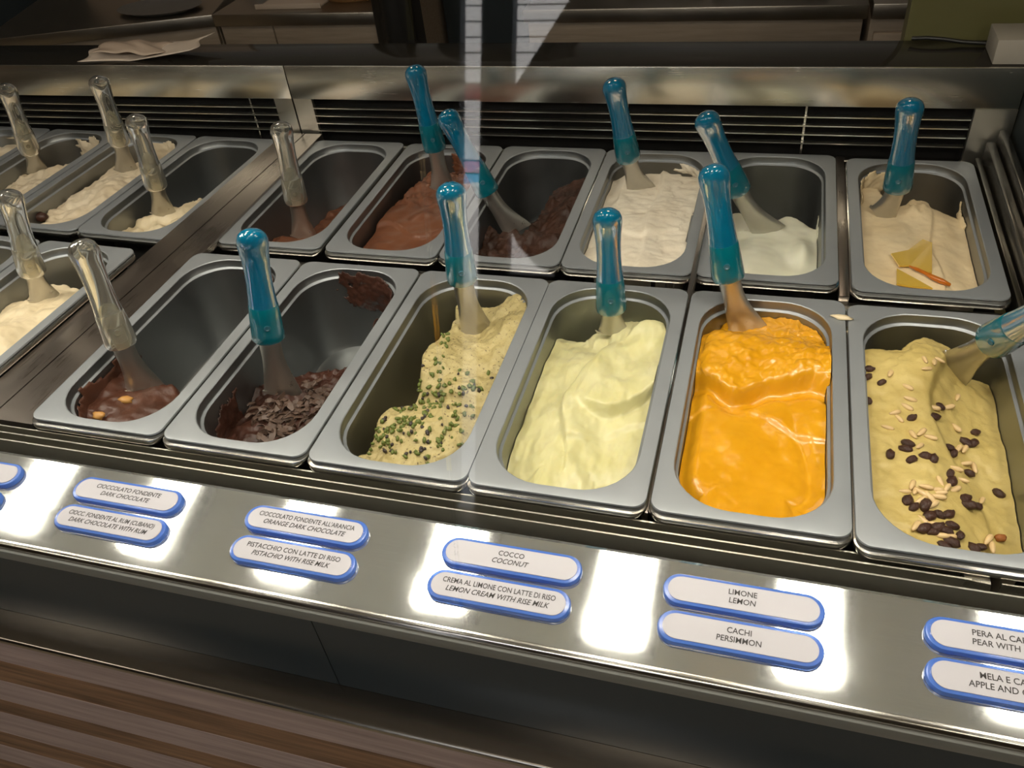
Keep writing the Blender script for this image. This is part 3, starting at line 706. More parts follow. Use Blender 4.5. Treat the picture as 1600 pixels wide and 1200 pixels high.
# ------------------------------------------------------------------ spatulas
VIEW = Vector(CAM)
def spatula(T, K, B, blue, label, bend=0.010, wtip=0.021, ext=0.014, hs=1.0):
    T, K, B = Vector(T), Vector(K), Vector(B)
    t = empty('gelato_spatula', B); tag(t, label, 'spatula', 'gelato spatulas')
    ax = (K - T).normalized(); L = (K - T).length
    tov = ((VIEW - T) - ax * (VIEW - T).dot(ax)).normalized(); side = ax.cross(tov).normalized()
    # handle: lathed, knob leans away from the viewer's side
    prof = [(0, 0.0006), (0.008, 0.0055), (0.025, 0.0095), (0.055, 0.0126), (0.095, 0.0143), (0.14, 0.0146), (0.19, 0.0141), (0.26, 0.0132), (0.36, 0.0124), (0.48, 0.0123), (0.60, 0.0130), (0.68, 0.0138)]
    prof2 = [(0.68, 0.0139), (0.685, 0.0142), (0.80, 0.0152), (0.92, 0.0160), (0.985, 0.0163), (1.0, 0.0155), (1.0, 0.0105)]
    def ringat(f, r, n=20):
        off = tov * (0.010 * max(0, 0.3 - f) ** 2 / 0.09)
        c = T + ax * (f * L) + off - B
        return [c + (tov * math.sin(2 * math.pi * k / n) * 0.92 + side * math.cos(2 * math.pi * k / n)) * r * hs for k in range(n)]
    hm, cm = ('handle', 'collar') if blue else ('handle_clear', 'collar_clear')
    loft('handle', [ringat(f, r) for f, r in prof], hm, t, 60, True, True)
    loft('collar', [ringat(f, r) for f, r in prof2], cm, t, 50, True, True)
    rc = T + ax * (0.84 * L) + tov * 0.0145 * hs - B
    loft('rivet', [[rc + tov * zz + (side * math.cos(a) + ax * math.sin(a)) * rr for a in [2 * math.pi * k / 12 for k in range(12)]] for zz, rr in ((-0.001, 0.0034), (0.0004, 0.0034), (0.0007, 0.0024), (0.0001, 0.0018))], 'rivet' if blue else cm, t, 40, True, True)
    # blade: curved spade widening to the tip
    P0 = K - ax * 0.02; P1 = K + ax * (B - K).length * 0.55; d = (B - P1).normalized(); P2 = B + d * ext
    n = 18; m = 13; Vt = []; Ft = []
    total = n
    for layer in (1, -1):
        for i in range(n + 1):
            f = i / n
            c = P0 * (1 - f) ** 2 + P1 * 2 * f * (1 - f) + P2 * f * f
            dd = ((P1 - P0) * (1 - f) + (P2 - P1) * f).normalized()
            nn = (tov - dd * tov.dot(dd)).normalized(); ss = dd.cross(nn)
            w = 0.0115 + (wtip - 0.0115) * sst(0.35, 1.0, f); cup = 0.0095 * (1 - 0.40 * f)
            th = 0.0016 * (1 - 0.6 * f)
            for j in range(m):
                g = (j / (m - 1)) * 2 - 1
                lag = -0.010 * (1 + g * 0.9) * sst(0.75, 1, f) if f > 0.75 else 0
                p = c + ss * (g * w) + nn * (cup * math.sqrt(max(0, 1 - (g * 0.93) ** 2)) - cup * 0.6) + nn * th * layer + dd * lag
                Vt.append(p - B)
    N = (n + 1) * m
    for i in range(n):
        for j in range(m - 1):
            a = i * m + j
            Ft.append((a, a + 1, a + m + 1, a + m)); Ft.append((N + a, N + a + m, N + a + m + 1, N + a + 1))
    for i in range(n):
        for j in (0, m - 1):
            a = i * m + j; Ft.append((a, a + m, N + a + m, N + a) if j == 0 else (a, N + a, N + a + m, a + m))
    for i in (0, n):
        for j in range(m - 1):
            a = i * m + j; Ft.append((a, N + a, N + a + 1, a + 1) if i == 0 else (a, a + 1, N + a + 1, N + a))
    pyd('blade', Vt, Ft, 'blade', t, 50)
    return t
def place(key, pT, pK, pB, L, dz=0.0):
    """stand a spatula of handle length L on the gelato so that knob, collar and blade meet the photo's view lines"""
    B = surf(key, *pB)[0] - np.array([0, 0, dz])
    dT = ray(*pT); dT = dT / np.linalg.norm(dT); dK = ray(*pK); dK = dK / np.linalg.norm(dK)
    rk = np.linspace(0.4, 1.6, 1201); K = CAM + rk[:, None] * dK
    # knob positions at handle length L from each candidate collar position
    bq = (K - CAM) @ dT; cq = ((K - CAM) ** 2).sum(1) - L * L; disc = bq * bq - cq
    best = None
    for sg in (-1, 1):
        rt = bq + sg * np.sqrt(np.maximum(disc, 0)); T = CAM + rt[:, None] * dT
        u = (K - T) / L; w = B - K; lw = np.linalg.norm(w, axis=1); w = w / lw[:, None]
        bend = np.arccos(np.clip((u * w).sum(1), -1, 1))
        cost = bend + 6.0 * np.maximum(0, lw - 0.10) + 8.0 * np.maximum(0, 0.035 - lw) + 3.0 * np.maximum(0, w[:, 2] + 0.4) + np.where(disc > 0, 0, 9) + (0.06 if sg > 0 else 0)
        i = int(np.argmin(cost))
        if best is None or cost[i] < best[0]: best = (cost[i], T[i], K[i])
    return best[1], best[2], B
SP = [
 ('G', (436, 186), (463, 314), (475, 370), 0, 'clear-handled spatula standing in the scraped back row pan by the divider'),
 ('H', (645, 98), (680, 232), (692, 296), 1, 'tall blue spatula standing in the milk chocolate gelato'),
 ('I', (693, 170), (762, 300), (806, 358), 1, 'blue spatula leaning left over the crumbly dark chocolate pan'),
 ('C', (702, 280), (722, 436), (747, 520), 1, 'blue spatula stuck in the pistachio gelato'),
 ('J', (956, 118), (982, 247), (1000, 295), 1, 'blue spatula stuck in the coconut gelato'),
 ('D', (948, 320), (955, 483), (958, 520), 1, 'upright blue spatula stuck in the lemon cream'),
 ('K', (1097, 172), (1153, 298), (1200, 362), 1, 'dark blue spatula leaning in the nearly empty white lemon pan'),
 ('E', (1112, 252), (1138, 434), (1166, 513), 1, 'bright blue spatula stuck in the orange persimmon gelato'),
 ('L', (1425, 148), (1402, 294), (1376, 338), 1, 'blue spatula stuck in the beige pear gelato'),
 ('A', (122, 370), (190, 537), (226, 606), 0, 'clear-handled spatula in the front dark chocolate pan'),
 ('B', (390, 352), (420, 528), (441, 612), 1, 'blue spatula standing in the flaked dark chocolate'),
 ('O', (208, 175), (244, 290), (256, 334), 0, 'clear-handled spatula in the nearly empty pan left of the divider'),
 ('N', (150, 115), (187, 222), (198, 268), 0, 'slim clear spatula in the nut cream with the chocolate chunk'),
 ('M', (5, 127), (47, 236), (60, 270), 0, 'clear-handled spatula near the left edge, farthest to the back'),
 ('P', (10, 292), (50, 425), (70, 466), 0, 'clear-handled spatula in the vanilla gelato at the left edge'),
 ('F', (1690, 455), (1551, 533), (1490, 577), 1, 'blue spatula reaching in from the right edge over the raisin gelato'),
]
for key, T, K, B, bl, lab in SP:
    if key == 'M': T, K, B = aty(5, 127, 0.590), aty(47, 236, 0.618), atz(60, 270, -0.052)
    else: T, K, B = place(key, T, K, B, 0.132)
    spatula(T, K, B, bl, lab, hs=1.08, wtip=0.0205)

# ------------------------------------------------------------------ toppings
random.seed(4)
def blob(name, r, seed, mat, rough=0.25, sub=2):
    bm = bmesh.new(); bmesh.ops.create_icosphere(bm, subdivisions=sub, radius=1.0)
    rnd = random.Random(seed)
    ph = [rnd.uniform(0, 6.28) for _ in range(6)]
    for v in bm.verts:
        c = v.co.copy()
        w = 1 + rough * (0.5 * math.sin(5 * c.x + ph[0]) * math.sin(6 * c.y + ph[1]) + 0.35 * math.sin(9 * c.y + ph[2] + 4 * c.z) + 0.3 * math.sin(11 * c.x + ph[3] + 5 * c.z))
        v.co = Vector((c.x * r[0], c.y * r[1], c.z * r[2])) * w
    me = bpy.data.meshes.new(name); bm.to_mesh(me); bm.free(); me.materials.append(MAT[mat])
    me.polygons.foreach_set('use_smooth', [True] * len(me.polygons)); return me
def drop(me, name, key, u, v, rz, label, cat, group, lift=0.0, sc=1.0):
    p, st = surf(key, u, v)
    o = bpy.data.objects.new(name, me); COL.objects.link(o)
    o.location = (p[0], p[1], p[2] + lift); o.rotation_euler = (random.uniform(-.25, .25), random.uniform(-.25, .25), rz)
    o.scale = (sc,) * 3; tag(o, label, cat, group); return o
RAI = [blob('raisin', (0.0064, 0.0042, 0.0035), s, 'raisin', 0.17) for s in (1, 2, 3)]
GOLD = blob('golden_raisin', (0.0052, 0.0040, 0.0034), 9, 'raisin_gold', 0.2)
def nut_mesh(seed):
    prof = [(-0.0062, 0.0003), (-0.0057, 0.0010), (-0.0040, 0.0017), (-0.001, 0.0023), (0.002, 0.0025), (0.0045, 0.0021), (0.0058, 0.0012), (0.0063, 0.0003)]
    n = 10; v = [(x, r * math.cos(2 * math.pi * k / n), r * math.sin(2 * math.pi * k / n) * 0.9) for x, r in prof for k in range(n)]; f = []
    for i in range(len(prof) - 1):
        for k in range(n): f.append((i * n + k, i * n + (k + 1) % n, (i + 1) * n + (k + 1) % n, (i + 1) * n + k))
    f += [tuple(range(n))[::-1], tuple(range((len(prof) - 1) * n, len(prof) * n))]
    me = bpy.data.meshes.new('pine_nut'); me.from_pydata(v, [], f); me.materials.append(MAT['pine'])
    me.polygons.foreach_set('use_smooth', [True] * len(f)); return me
PINE = nut_mesh(1)
RP = [(223, 472), (400, 462), (443, 383), (720, 585), (645, 660), (705, 668), (510, 700), (550, 745), (195, 675), (172, 715), (55, 755), (218, 798), (330, 770), (395, 790), (522, 908), (535, 970), (670, 903), (900, 1063), (640, 1100), (665, 1150), (725, 1160), (190, 1115), (240, 1170), (325, 1155)]
RP = [(1380 + a / 5, 560 + b / 5) for a, b in RP] + [(1358, 578), (1356, 590), (1377, 599), (1356, 627), (1452, 808), (1468, 806), (1482, 805), (1444, 827), (1456, 833), (1464, 826), (1477, 830), (1487, 823), (1500, 838), (1486, 849), (1475, 855), (1521, 858), (1531, 856), (1508, 784)]
for i, (u, v) in enumerate(RP):
    drop(RAI[i % 3], 'raisin', 'F', u, v, random.uniform(0, 3.1), 'dark wrinkled raisin on the yellow gelato', 'raisin', 'raisins on the yellow gelato', 0.0012, random.uniform(0.8, 1.15))
drop(GOLD, 'raisin', 'F', 1563, 842, 0.3, 'single amber golden raisin near the front right of the yellow gelato', 'raisin', 'raisins on the yellow gelato', 0.001)
NP = [(325, 15), (400, 35), (340, 85), (440, 20), (55, 125), (190, 230), (210, 325), (185, 385), (125, 475), (90, 430), (35, 545), (232, 600), (300, 580), (370, 622), (285, 690), (580, 310), (390, 390), (505, 388), (570, 545), (635, 715), (585, 712), (645, 825), (570, 868), (620, 955), (225, 995), (170, 1045), (250, 1040), (300, 1055), (335, 1010), (365, 1090), (430, 1085), (415, 1030), (440, 1055), (495, 1020), (560, 1030), (445, 970), (290, 1115), (710, 860), (770, 1115)]
NA = [1.6, 1.2, 0.2, 2.5, 1.0, -1.0, -.4, -.9, -1.2, .3, -.4, 1.7, .7, -.6, .7, 1.0, -.5, .1, -1.3, .9, .8, 0, -.4, -.5, 1.0, 0, 1.0, -.9, -.4, -1.2, -.3, -.2, -.2, .8, .5, 1.7, .5, 1.5, .9]
NP = [(1380 + a / 5, 560 + b / 5, r) for (a, b), r in zip(NP, NA)] + [(1443, 815, -1.0), (1431, 823, .8), (1463, 821, -.3), (1469, 838, -.4), (1483, 840, .1), (1544, 844, .8), (1550, 856, 1.3), (1457, 790, .5)]
for u, v, r in NP:
    drop(PINE, 'pine_nut', 'F', u, v, r + 0.25, 'ivory pine nut on the yellow gelato', 'pine nut', 'pine nuts on the yellow gelato', 0.0008, random.uniform(0.9, 1.12))
# pistachio pieces
PB = [blob('pistachio_piece', (0.0038, 0.0027, 0.0021), 20 + s, 'pist_bit', 0.3, 1) for s in range(2)] + [blob('pistachio_piece', (0.0032, 0.0026, 0.0021), 30, 'pist_dark', 0.3, 1)]
CL = [(640, 655, 45, 30, 95), (690, 625, 40, 22, 40), (735, 600, 30, 12, 26), (600, 690, 22, 16, 26), (690, 680, 30, 22, 24), (692, 530, 12, 16, 18), (685, 575, 14, 14, 12), (650, 610, 22, 10, 24), (655, 705, 25, 10, 14)]
for cx, cy, sx, sy, n in CL:
    for _ in range(n):
        u, v = random.gauss(cx, sx * 0.7), random.gauss(cy, sy * 0.8)
        p, (s, t) = surf('C', u, v)
        if not (0.06 < s < 0.95 and 0.02 < t < 0.9) or p[2] < -0.075: continue
        k = random.choice((0, 0, 1, 1, 2))
        o = bpy.data.objects.new('pistachio_piece', PB[k]); COL.objects.link(o)
        o.location = (p[0], p[1], p[2] + 0.0006); o.rotation_euler = [random.uniform(0, 6) for _ in range(3)]
        o.scale = (random.uniform(0.65, 1.15),) * 3
        if k < 2: tag(o, 'chopped green pistachio piece on the pistachio gelato', 'nut piece', 'green pistachio pieces')
        else: tag(o, 'dark purple-skinned pistachio piece on the pistachio gelato', 'nut piece', 'dark skinned pistachio pieces')
# chocolate flakes
def flake_mesh(seed):
    r = random.Random(seed); n = 5; v = []; L = r.uniform(0.011, 0.019); w = r.uniform(0.0016, 0.0034)
    for i in range(n):
        f = i / (n - 1); x = (f - 0.5) * L; z = 0.0030 * math.sin(f * 3.1 + r.uniform(0, 1)) ; ww = w * (0.55 + 0.45 * math.sin(math.pi * f)) * r.uniform(0.75, 1.15)
        for s in (-1, 1):
            for h in (0, 0.0007): v.append((x, s * ww, z + h + 0.0006 * s))
    f = []
    for i in range(n - 1):
        a = i * 4; b = a + 4
        f += [(a, a + 2, b + 2, b), (a + 1, b + 1, b + 3, a + 3), (a, b, b + 1, a + 1), (a + 2, a + 3, b + 3, b + 2)]
    f += [(0, 1, 3, 2), (n * 4 - 4, n * 4 - 2, n * 4 - 1, n * 4 - 3)]
    me = bpy.data.meshes.new('chocolate_flake'); me.from_pydata(v, [], f); me.materials.append(MAT['flake']); return me
FL = [flake_mesh(s) for s in range(6)]
for cx, cy, sx, sy, n in ((455, 650, 34, 17, 84), (490, 622, 20, 16, 34), (432, 678, 28, 8, 30), (410, 648, 16, 8, 12)):
    for _ in range(n):
        u, v = random.gauss(cx, sx * 0.75), random.gauss(cy, sy * 0.75)
        p, (s, t) = surf('B', u, v)
        if not (0.05 < s < 0.95 and 0.015 < t < 0.6) or p[2] < -0.085: continue
        o = bpy.data.objects.new('chocolate_flake', random.choice(FL)); COL.objects.link(o)
        o.location = (p[0], p[1], p[2] + random.uniform(0.0008, 0.003)); o.rotation_euler = (random.gauss(0, 0.75), random.gauss(0, 0.32), random.gauss(0.5, 0.75))
        o.scale = (random.uniform(0.7, 1.15),) * 3
        tag(o, 'thin dark chocolate flake on the dark chocolate heap', 'chocolate flake', 'chocolate flakes')
WN = blob('nut_piece', (0.0075, 0.0052, 0.0042), 40, 'walnut', 0.45)
drop(WN, 'nut_piece', 'A', 198, 627, 0.6, 'golden nut piece on dark chocolate, nearer the spatula', 'nut piece', 'nut pieces on the dark chocolate', 0.001)
drop(WN, 'nut_piece', 'A', 155, 651, -0.2, 'golden nut piece at the front rim of the dark chocolate', 'nut piece', 'nut pieces on the dark chocolate', 0.001, 0.95)
CH = blob('chocolate_chunk', (0.012, 0.008, 0.008), 44, 'choc', 0.25)
drop(CH, 'chocolate_chunk', 'N', 66, 342, 0.2, 'dark chocolate chunk at the front of the nut cream', 'chocolate chunk', None, 0.003)
CR = blob('gelato_blob', (0.0105, 0.0042, 0.0026), 46, 'vanilla', 0.4)
o = bpy.data.objects.new('gelato_blob', CR); COL.objects.link(o); p = atz(1316, 497, 0.001)
o.location = (p[0], p[1], 0.0022); o.rotation_euler = (0, 0, -0.25)
tag(o, 'small cream gelato drip on the pan rims between persimmon and raisin pans', 'gelato drip')
# candied pear slices and caramel strip on the beige gelato
def slice_(name, px, mat, label, cat, lift, th=0.0022):
    pts = [surf('L', u, v)[0] for u, v in px]; c = sum(pts) / len(pts); n = len(pts)
    zc = max(p[2] for p in pts) * 0.5 + c[2] * 0.5 + lift
    v = [(p[0] - c[0], p[1] - c[1], 0.5 * (p[2] - c[2])) for p in pts]; v = v + [(a, b, h + th) for a, b, h in v]
    f = [tuple(range(n))[::-1], tuple(range(n, 2 * n))] + [(i, (i + 1) % n, n + (i + 1) % n, n + i) for i in range(n)]
    o = pyd(name, v, f, mat); o.location = (c[0], c[1], zc); tag(o, label, cat); return o
slice_('pear_slice', [(1391, 402), (1418, 396), (1440, 380), (1455, 385), (1455, 430), (1436, 425), (1420, 420), (1404, 421)], 'pearslice', 'larger translucent amber pear slice, nearer the spatula of the beige gelato', 'fruit slice', 0.0016)
slice_('pear_slice', [(1400, 425), (1430, 440), (1456, 455), (1420, 452), (1400, 448)], 'pearslice', 'smaller amber pear slice at the front rim of the beige gelato', 'fruit slice', 0.0016)
pp = [surf('L', u, v)[0] + np.array([0, 0, 0.0042]) for u, v in ((1420, 421), (1432, 426), (1445, 432), (1456, 438), (1470, 444), (1483, 450))]
o = tube('caramel_strip', pp, [0.001, 0.0022, 0.002, 0.0032, 0.0034, 0.002], 'syrup', None, 8)
tag(o, 'orange caramel strip beside the pear slices on beige gelato', 'caramel')

# ------------------------------------------------------------------ flavour labels on the strip
def stad(L, H, z, n=12):
    r = H / 2; out = []
    for cx, a0 in ((L / 2 - r, -math.pi / 2), (-L / 2 + r, math.pi / 2)):
        for k in range(n + 1):
            a = a0 + math.pi * k / n; out.append((cx + r * math.cos(a), r * math.sin(a), z))
    return out
def text_mesh(body, size, maxw, shear):
    cu = bpy.data.curves.new('t', 'FONT'); cu.body = body; cu.size = size; cu.align_x = 'CENTER'; cu.align_y = 'CENTER'
    cu.shear = shear; cu.offset = size * 0.010; cu.extrude = 0.00004; cu.resolution_u = 3
    ob = bpy.data.objects.new('t', cu); COL.objects.link(ob)
    dg = bpy.context.evaluated_depsgraph_get(); dg.update()
    me = bpy.data.meshes.new_from_object(ob.evaluated_get(dg))
    bpy.data.objects.remove(ob); bpy.data.curves.remove(cu)
    co = np.empty(len(me.vertices) * 3); me.vertices.foreach_get('co', co); co = co.reshape(-1, 3)
    w = np.ptp(co[:, 0]); k = min(0.92, maxw / w); co[:, 0] *= k; me.vertices.foreach_set('co', co.ravel()); me.update()
    me.materials.clear(); me.materials.append(MAT['ink']); return me
LH = 0.0275; LLEN = 0.122
tray0 = None
def label(x, srow, l1, l2, lab, it1=0.0, it2=0.25):
    d = srow
    t = empty('flavour_label', (x + LLEN / 2, SY0 - d * math.cos(TILT), SZ0 - d * math.sin(TILT) + 0.0004), (TILT, 0, 0.0))
    tag(t, lab, 'label', 'flavour labels on the steel strip')
    tr = loft('holder', [stad(LLEN, LH, 0.0), stad(LLEN, LH, 0.0035), stad(LLEN - 0.0016, LH - 0.0016, 0.0046), stad(LLEN - 0.0045, LH - 0.0045, 0.0048)], 'blue', t, 40, True, True)
    loft('card', [stad(LLEN - 0.008, LH - 0.0065, 0.0050), stad(LLEN - 0.008, LH - 0.0065, 0.0053)], 'card', t, 40, True, True)
    loft('clear_edge', [stad(LLEN - 0.0045, LH - 0.0045, 0.0048), stad(LLEN - 0.0050, LH - 0.0050, 0.0062), stad(LLEN - 0.0075, LH - 0.0064, 0.0064), stad(LLEN - 0.0080, LH - 0.0066, 0.0054)], 'cover', t, 60)
    for nme, tx, yy, sh in (('text_line', l1, 0.0040, it1), ('text_line', l2, -0.0032, it2)):
        if tx:
            me = text_mesh(tx, 0.0066, 0.096, sh); o = bpy.data.objects.new(nme, me); COL.objects.link(o); o.parent = t; o.location = (0, yy, 0.00545)
R1, R2 = 0.0262, 0.0585
label(0.1265, R1, 'CIOCCOLATO FONDENTE', 'DARK CHOCOLATE', 'blue-edged label reading dark chocolate', 0.1)
label(0.1285, R2, 'CIOCC. FONDENTE AL RUM (CUBANO)', 'DARK CHOCOLATE WITH RUM', 'blue-edged label reading dark chocolate with rum', 0.1)
label(0.3190, R1, "CIOCCOLATO FONDENTE ALL'ARANCIA", 'ORANGE DARK CHOCOLATE', 'blue-edged label reading orange dark chocolate')
label(0.3210, R2, 'PISTACCHIO CON LATTE DI RISO', 'PISTACHIO WITH RISE MILK', 'blue-edged label reading pistachio with rise milk')
label(0.5120, R1, 'COCCO', 'COCONUT', 'blue-edged label reading cocco coconut')
label(0.5095, R2, 'CREMA AL LIMONE CON LATTE DI RISO', 'LEMON CREAM WITH RISE MILK', 'blue-edged label reading lemon cream with rise milk')
label(0.7000, R1, 'LIMONE', 'LEMON', 'blue-edged label reading limone lemon', 0, 0.1)
label(0.7000, R2, 'CACHI', 'PERSIMMON', 'blue-edged label reading cachi persimmon', 0, 0.05)
label(0.8905, R1, 'PERA AL CARAMELLO', 'PEAR WITH CARAMEL', 'blue-edged label reading pear with caramel, cut by the right edge', 0, 0.05)
label(0.8890, R2, 'MELA E CANNELLA', 'APPLE AND CINNAMON', 'blue-edged label reading apple and cinnamon, cut by the right edge', 0, 0.05)
label(-0.0640, R1, '', '', 'upper blank label cut by the left edge of the steel strip')
label(-0.0640, R2, '', '', 'lower blank label cut by the left edge of the steel strip')

# ------------------------------------------------------------------ things behind the case
def sheet(name, pu, mat, label, zs, cat='paper'):
    """wavy sheet: grid of points lying on the shelf, raised by zs(s, t)"""
    (x0, y0), (x1, y1) = pu; nx, ny = 26, 10
    v = []; f = []
    for j in range(ny):
        for i in range(nx):
            s, t = i / (nx - 1), j / (ny - 1)
            v.append((x0 + (x1 - x0) * s + 0.01 * math.sin(7 * t), y0 + (y1 - y0) * t + 0.006 * math.sin(5 * s), zs(s, t)))
    for j in range(ny - 1):
        for i in range(nx - 1): a = j * nx + i; f.append((a, a + 1, a + nx + 1, a + nx))
    o = pyd(name, v, f, mat, None, 60); m = o.modifiers.new('thick', 'SOLIDIFY'); m.thickness = 0.0012; m.offset = 1
    if label: tag(o, label, cat)
    return o
ST = 0.1022
sheet('paper_sheet', ((-0.475, 0.765), (-0.225, 0.842)), 'paper', 'crumpled pale paper sheet curling up on the dark top shelf', lambda s, t: ST + 0.022 * max(0, s - 0.45) * 1.8 + 0.003 * (1 + math.sin(9 * s + 4 * t)) * t)
sheet('plastic_bag', ((-0.45, 0.775), (-0.30, 0.835)), 'bag', 'flat plastic bag lying on the pale paper sheet', lambda s, t: ST + 0.0085 + 0.006 * math.sin(math.pi * t) * math.sin(math.pi * s) + 0.002 * math.sin(14 * s + 9 * t) + 0.003, 'bag')
p = aty(1545, 62, 0.835)
bx = box('storage_box', 1.018, 1.16, 0.762, 0.828, 0.1018, 0.1335, 'box', None, 0.001)
tag(bx, 'pale grey box on the right end of the top shelf', 'box')
cb = tube('cable', [(0.925, 0.850, 0.1065), (0.945, 0.846, 0.1085), (0.965, 0.842, 0.1080), (0.99, 0.838, 0.1055), (1.030, 0.8315, 0.1050)], 0.0030, 'cable', None, 8)
tag(cb, 'black cable running along the shelf to the pale grey box', 'cable')
struct(hexa('wall_partition', [(0.9165, 0.862, FZ), (2.4, 0.862, FZ), (2.4, 0.90, FZ), (0.9165, 0.90, FZ), (0.9165, 0.862, CZ), (2.4, 0.862, CZ), (2.4, 0.90, CZ), (0.9165, 0.90, CZ)], 'olive'))

# back counters
def counter(name, x0, x1, y0, ztop, label, seams, loc_rot=0.0, deep=0.55):
    t = empty(name, (x0, y0, FZ), (0, 0, loc_rot)); tag(t, label, 'counter'); w = x1 - x0; H = ztop - FZ
    box('worktop', 0, w, -0.02, deep, H - 0.032, H, 'worktop', t, 0.003)
    box('carcass', 0.004, w - 0.004, 0.02, deep - 0.01, 0.08, H - 0.033, 'drawer', t)
    box('plinth', 0.01, w - 0.01, 0.05, deep - 0.03, 0.0, 0.08, 'dark', t)
    xs = [0.004] + seams + [w - 0.004]
    for a, b in zip(xs, xs[1:]):
        z = H - 0.036; i = 0
        for hgt in (0.055, 0.16, 0.20, 0.20):
            box('drawer', a + 0.002, b - 0.002, -0.002, 0.019, z - hgt + 0.005, z, 'drawer', t, 0.0015)
            z -= hgt
    return t
counter('back_counter', -0.76, -0.265, 1.60, -0.066, 'washed wood back counter with steel worktop, middle left', [0.17])
counter('back_counter', 0.13, 0.925, 1.60, -0.067, 'wide back counter with long drawers at the right', [])
a0 = math.radians(17)
counter('back_counter', -0.765 - 0.66 * math.cos(a0), -0.765 - 0.66 * math.cos(a0) + 0.66, 1.60 - 0.66 * math.sin(a0), -0.066, 'angled back counter at the far left', [], a0)
cab = empty('side_cabinet', (0.935, 1.60, FZ)); tag(cab, 'narrow washed wood cabinet beside the olive wall', 'cabinet')
box('carcass', 0, 0.30, 0, 0.5, 0.0, 0.828, 'drawer', cab, 0.002); box('worktop', 0, 0.30, -0.015, 0.5, 0.829, 0.862, 'worktop', cab, 0.002)
box('door', 0.01, 0.29, -0.018, -0.001, 0.08, 0.80, 'drawer', cab, 0.002)
tc = empty('added_dark_block', (-2.7, 1.62, FZ)); tag(tc, 'tall dark block added at the far left behind the angled counter', 'cabinet')  # added dark block covering the pale back wall in the corner
box('dark_block_body', 0, 1.12, 0.03, 0.6, 0.0, 2.1, 'fascia', tc, 0.004)
for a, b in ((0.005, 0.557), (0.563, 1.115)): box('dark_block_front', a, b, 0.008, 0.028, 0.06, 2.09, 'fascia', tc, 0.003)
# things on the back worktops
WT = -0.066
tr = empty('serving_tray', (-0.545, 1.68, WT)); tag(tr, 'long flat pale tray on the middle left worktop', 'tray')
box('tray_base', -0.09, 0.10, -0.06, 0.06, 0.0005, 0.006, 'whitepanel', tr, 0.002); box('tray_rim', -0.095, 0.105, -0.066, -0.060, 0.0005, 0.014, 'whitepanel', tr, 0.002)
loops = [[(r * math.cos(2 * math.pi * k / 28), r * 0.7 * math.sin(2 * math.pi * k / 28), z) for k in range(28)] for r, z in ((0.095, 0.0005), (0.125, 0.03), (0.135, 0.075), (0.130, 0.075), (0.118, 0.03), (0.088, 0.008))]
bw = loft('wooden_bowl', loops, 'tanwood', None, 40, True, True); bw.location = (-0.385, 1.73, WT); tag(bw, 'tan wooden bowl at the end of the middle left worktop', 'bowl')
loops = [[(r * math.cos(2 * math.pi * k / 28), r * 0.6 * math.sin(2 * math.pi * k / 28), z) for k in range(28)] for r, z in ((0.09, 0.0005), (0.13, 0.012), (0.133, 0.014), (0.12, 0.010), (0.085, 0.004))]
pl = loft('dark_plate', loops, 'lampbody', None, 40, True, True); pl.location = (-0.95, 1.62, WT); tag(pl, 'dark oval plate on the far left worktop', 'plate')
wp = box('pale_board', -1.36, -0.80, 1.80, 1.83, WT, 0.30, 'whitepanel', None, 0.003); wp.rotation_euler = (0, 0, 0); tag(wp, 'pale board standing on the far left worktop', 'board')
for x0, x1, h, lab in ((0.37, 0.56, 0.045, 'dark low tray on the right worktop, left one'), (0.58, 0.86, 0.06, 'dark low tray on the right worktop, right one')):
    tt = empty('dark_tray', ((x0 + x1) / 2, 1.76, -0.067)); tag(tt, lab, 'tray', 'dark trays on the right worktop'); w = (x1 - x0) / 2
    loft('tray_body', [ring(-w + 0.01, w - 0.01, -0.09, 0.09, 0.02, 0.0005), ring(-w, w, -0.10, 0.10, 0.025, h), ring(-w + 0.006, w - 0.006, -0.094, 0.094, 0.02, h), ring(-w + 0.014, w - 0.014, -0.086, 0.086, 0.016, 0.006)], 'lampbody', tt, 40, True, True)
ap = sheet('dark_cloth', ((-0.24, 1.585), (-0.12, 1.60)), 'cable', None, lambda s, t: 0, 'cloth')
bpy.data.objects.remove(ap)
loops = []
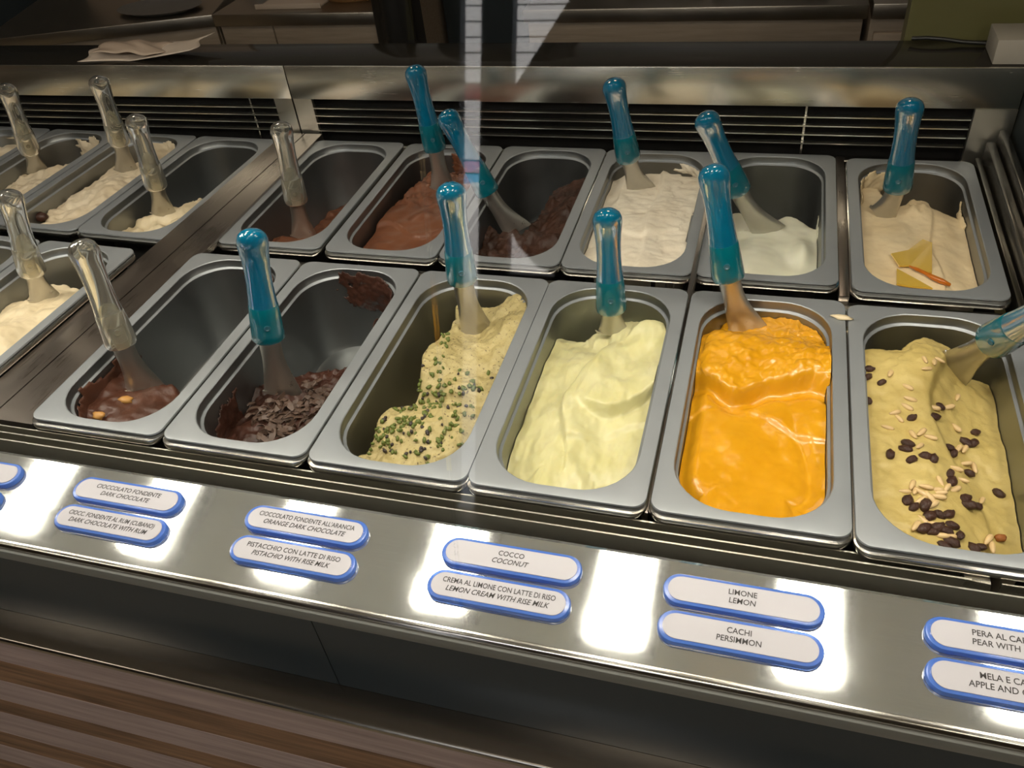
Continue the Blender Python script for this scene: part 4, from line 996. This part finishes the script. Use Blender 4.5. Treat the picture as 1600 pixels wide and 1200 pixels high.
for z, w in ((-0.62, 0.055), (-0.30, 0.060), (-0.05, 0.058), (0.25, 0.05), (0.5, 0.028)):
    loops.append([(w * math.cos(2 * math.pi * k / 32) * (1 + 0.14 * math.sin(6 * 2 * math.pi * k / 32)), 0.6 * w * math.sin(2 * math.pi * k / 32) * (1 + 0.14 * math.sin(6 * 2 * math.pi * k / 32)), z) for k in range(32)])
ap = loft('hanging_cloth', loops, 'cable', None, 50, True, True); ap.location = (-0.205, 1.58, 0.0)
tag(ap, 'black folded cloth hanging at the end of the middle left counter', 'cloth')
fr = empty('dark_gap_slab', (-0.20, 2.0, FZ)); tag(fr, 'tall black fridge added for the dark gap between the two counters', 'slab')  # black slab stands in for the shade of the open gap
box('slab_body', -0.05, 0.30, 0.03, 0.55, 0.0, 1.9, 'fascia', fr, 0.004); box('slab_front', -0.045, 0.295, 0.0, 0.027, 0.06, 1.89, 'fascia', fr, 0.004)
box('slab_handle', 0.26, 0.275, -0.03, 0.0, 0.7, 1.3, 'rail', fr, 0.003)

# ------------------------------------------------------------------ the street outside (seen mirrored in the front glass)
struct(box('ground', -12, 10, -14, -2.27, FZ - 0.1, FZ - 0.02, 'brick'))
fac = empty('facade', (-1.6, -6.2, FZ)); tag(fac, 'pale block house front across the street', 'building')
rows = [('facade_red', 0.0, 0.49), ('facade_pink', 0.49, 0.70), ('facade_blue', 0.70, 1.01), ('facade_pink', 1.01, 1.112), ('brick', 1.112, 1.584), ('facade_red', 1.584, 1.705)]
for m, z0, z1 in rows: box('board', -2.5, 2.5, -0.06, 0, z0 + 0.006, z1 - 0.006, m, fac)
z = 1.705
while z < 5.5:
    box('course', -2.5, 2.5, -0.04, 0.0, z + 0.006, z + 0.108, 'brick', fac); z += 0.114
box('backing', -2.5, 2.5, -0.3, -0.061, 0, 5.5, 'rubber', fac)
wb = box('glare_box', -0.95, 0.6, -4.6, -4.2, FZ - 0.02, 0.1, 'white', None, 0.01); tag(wb, 'white planter box added outside the door for a white patch in the glass', 'reflector')  # unseen box added to mirror as a white patch in the front glass
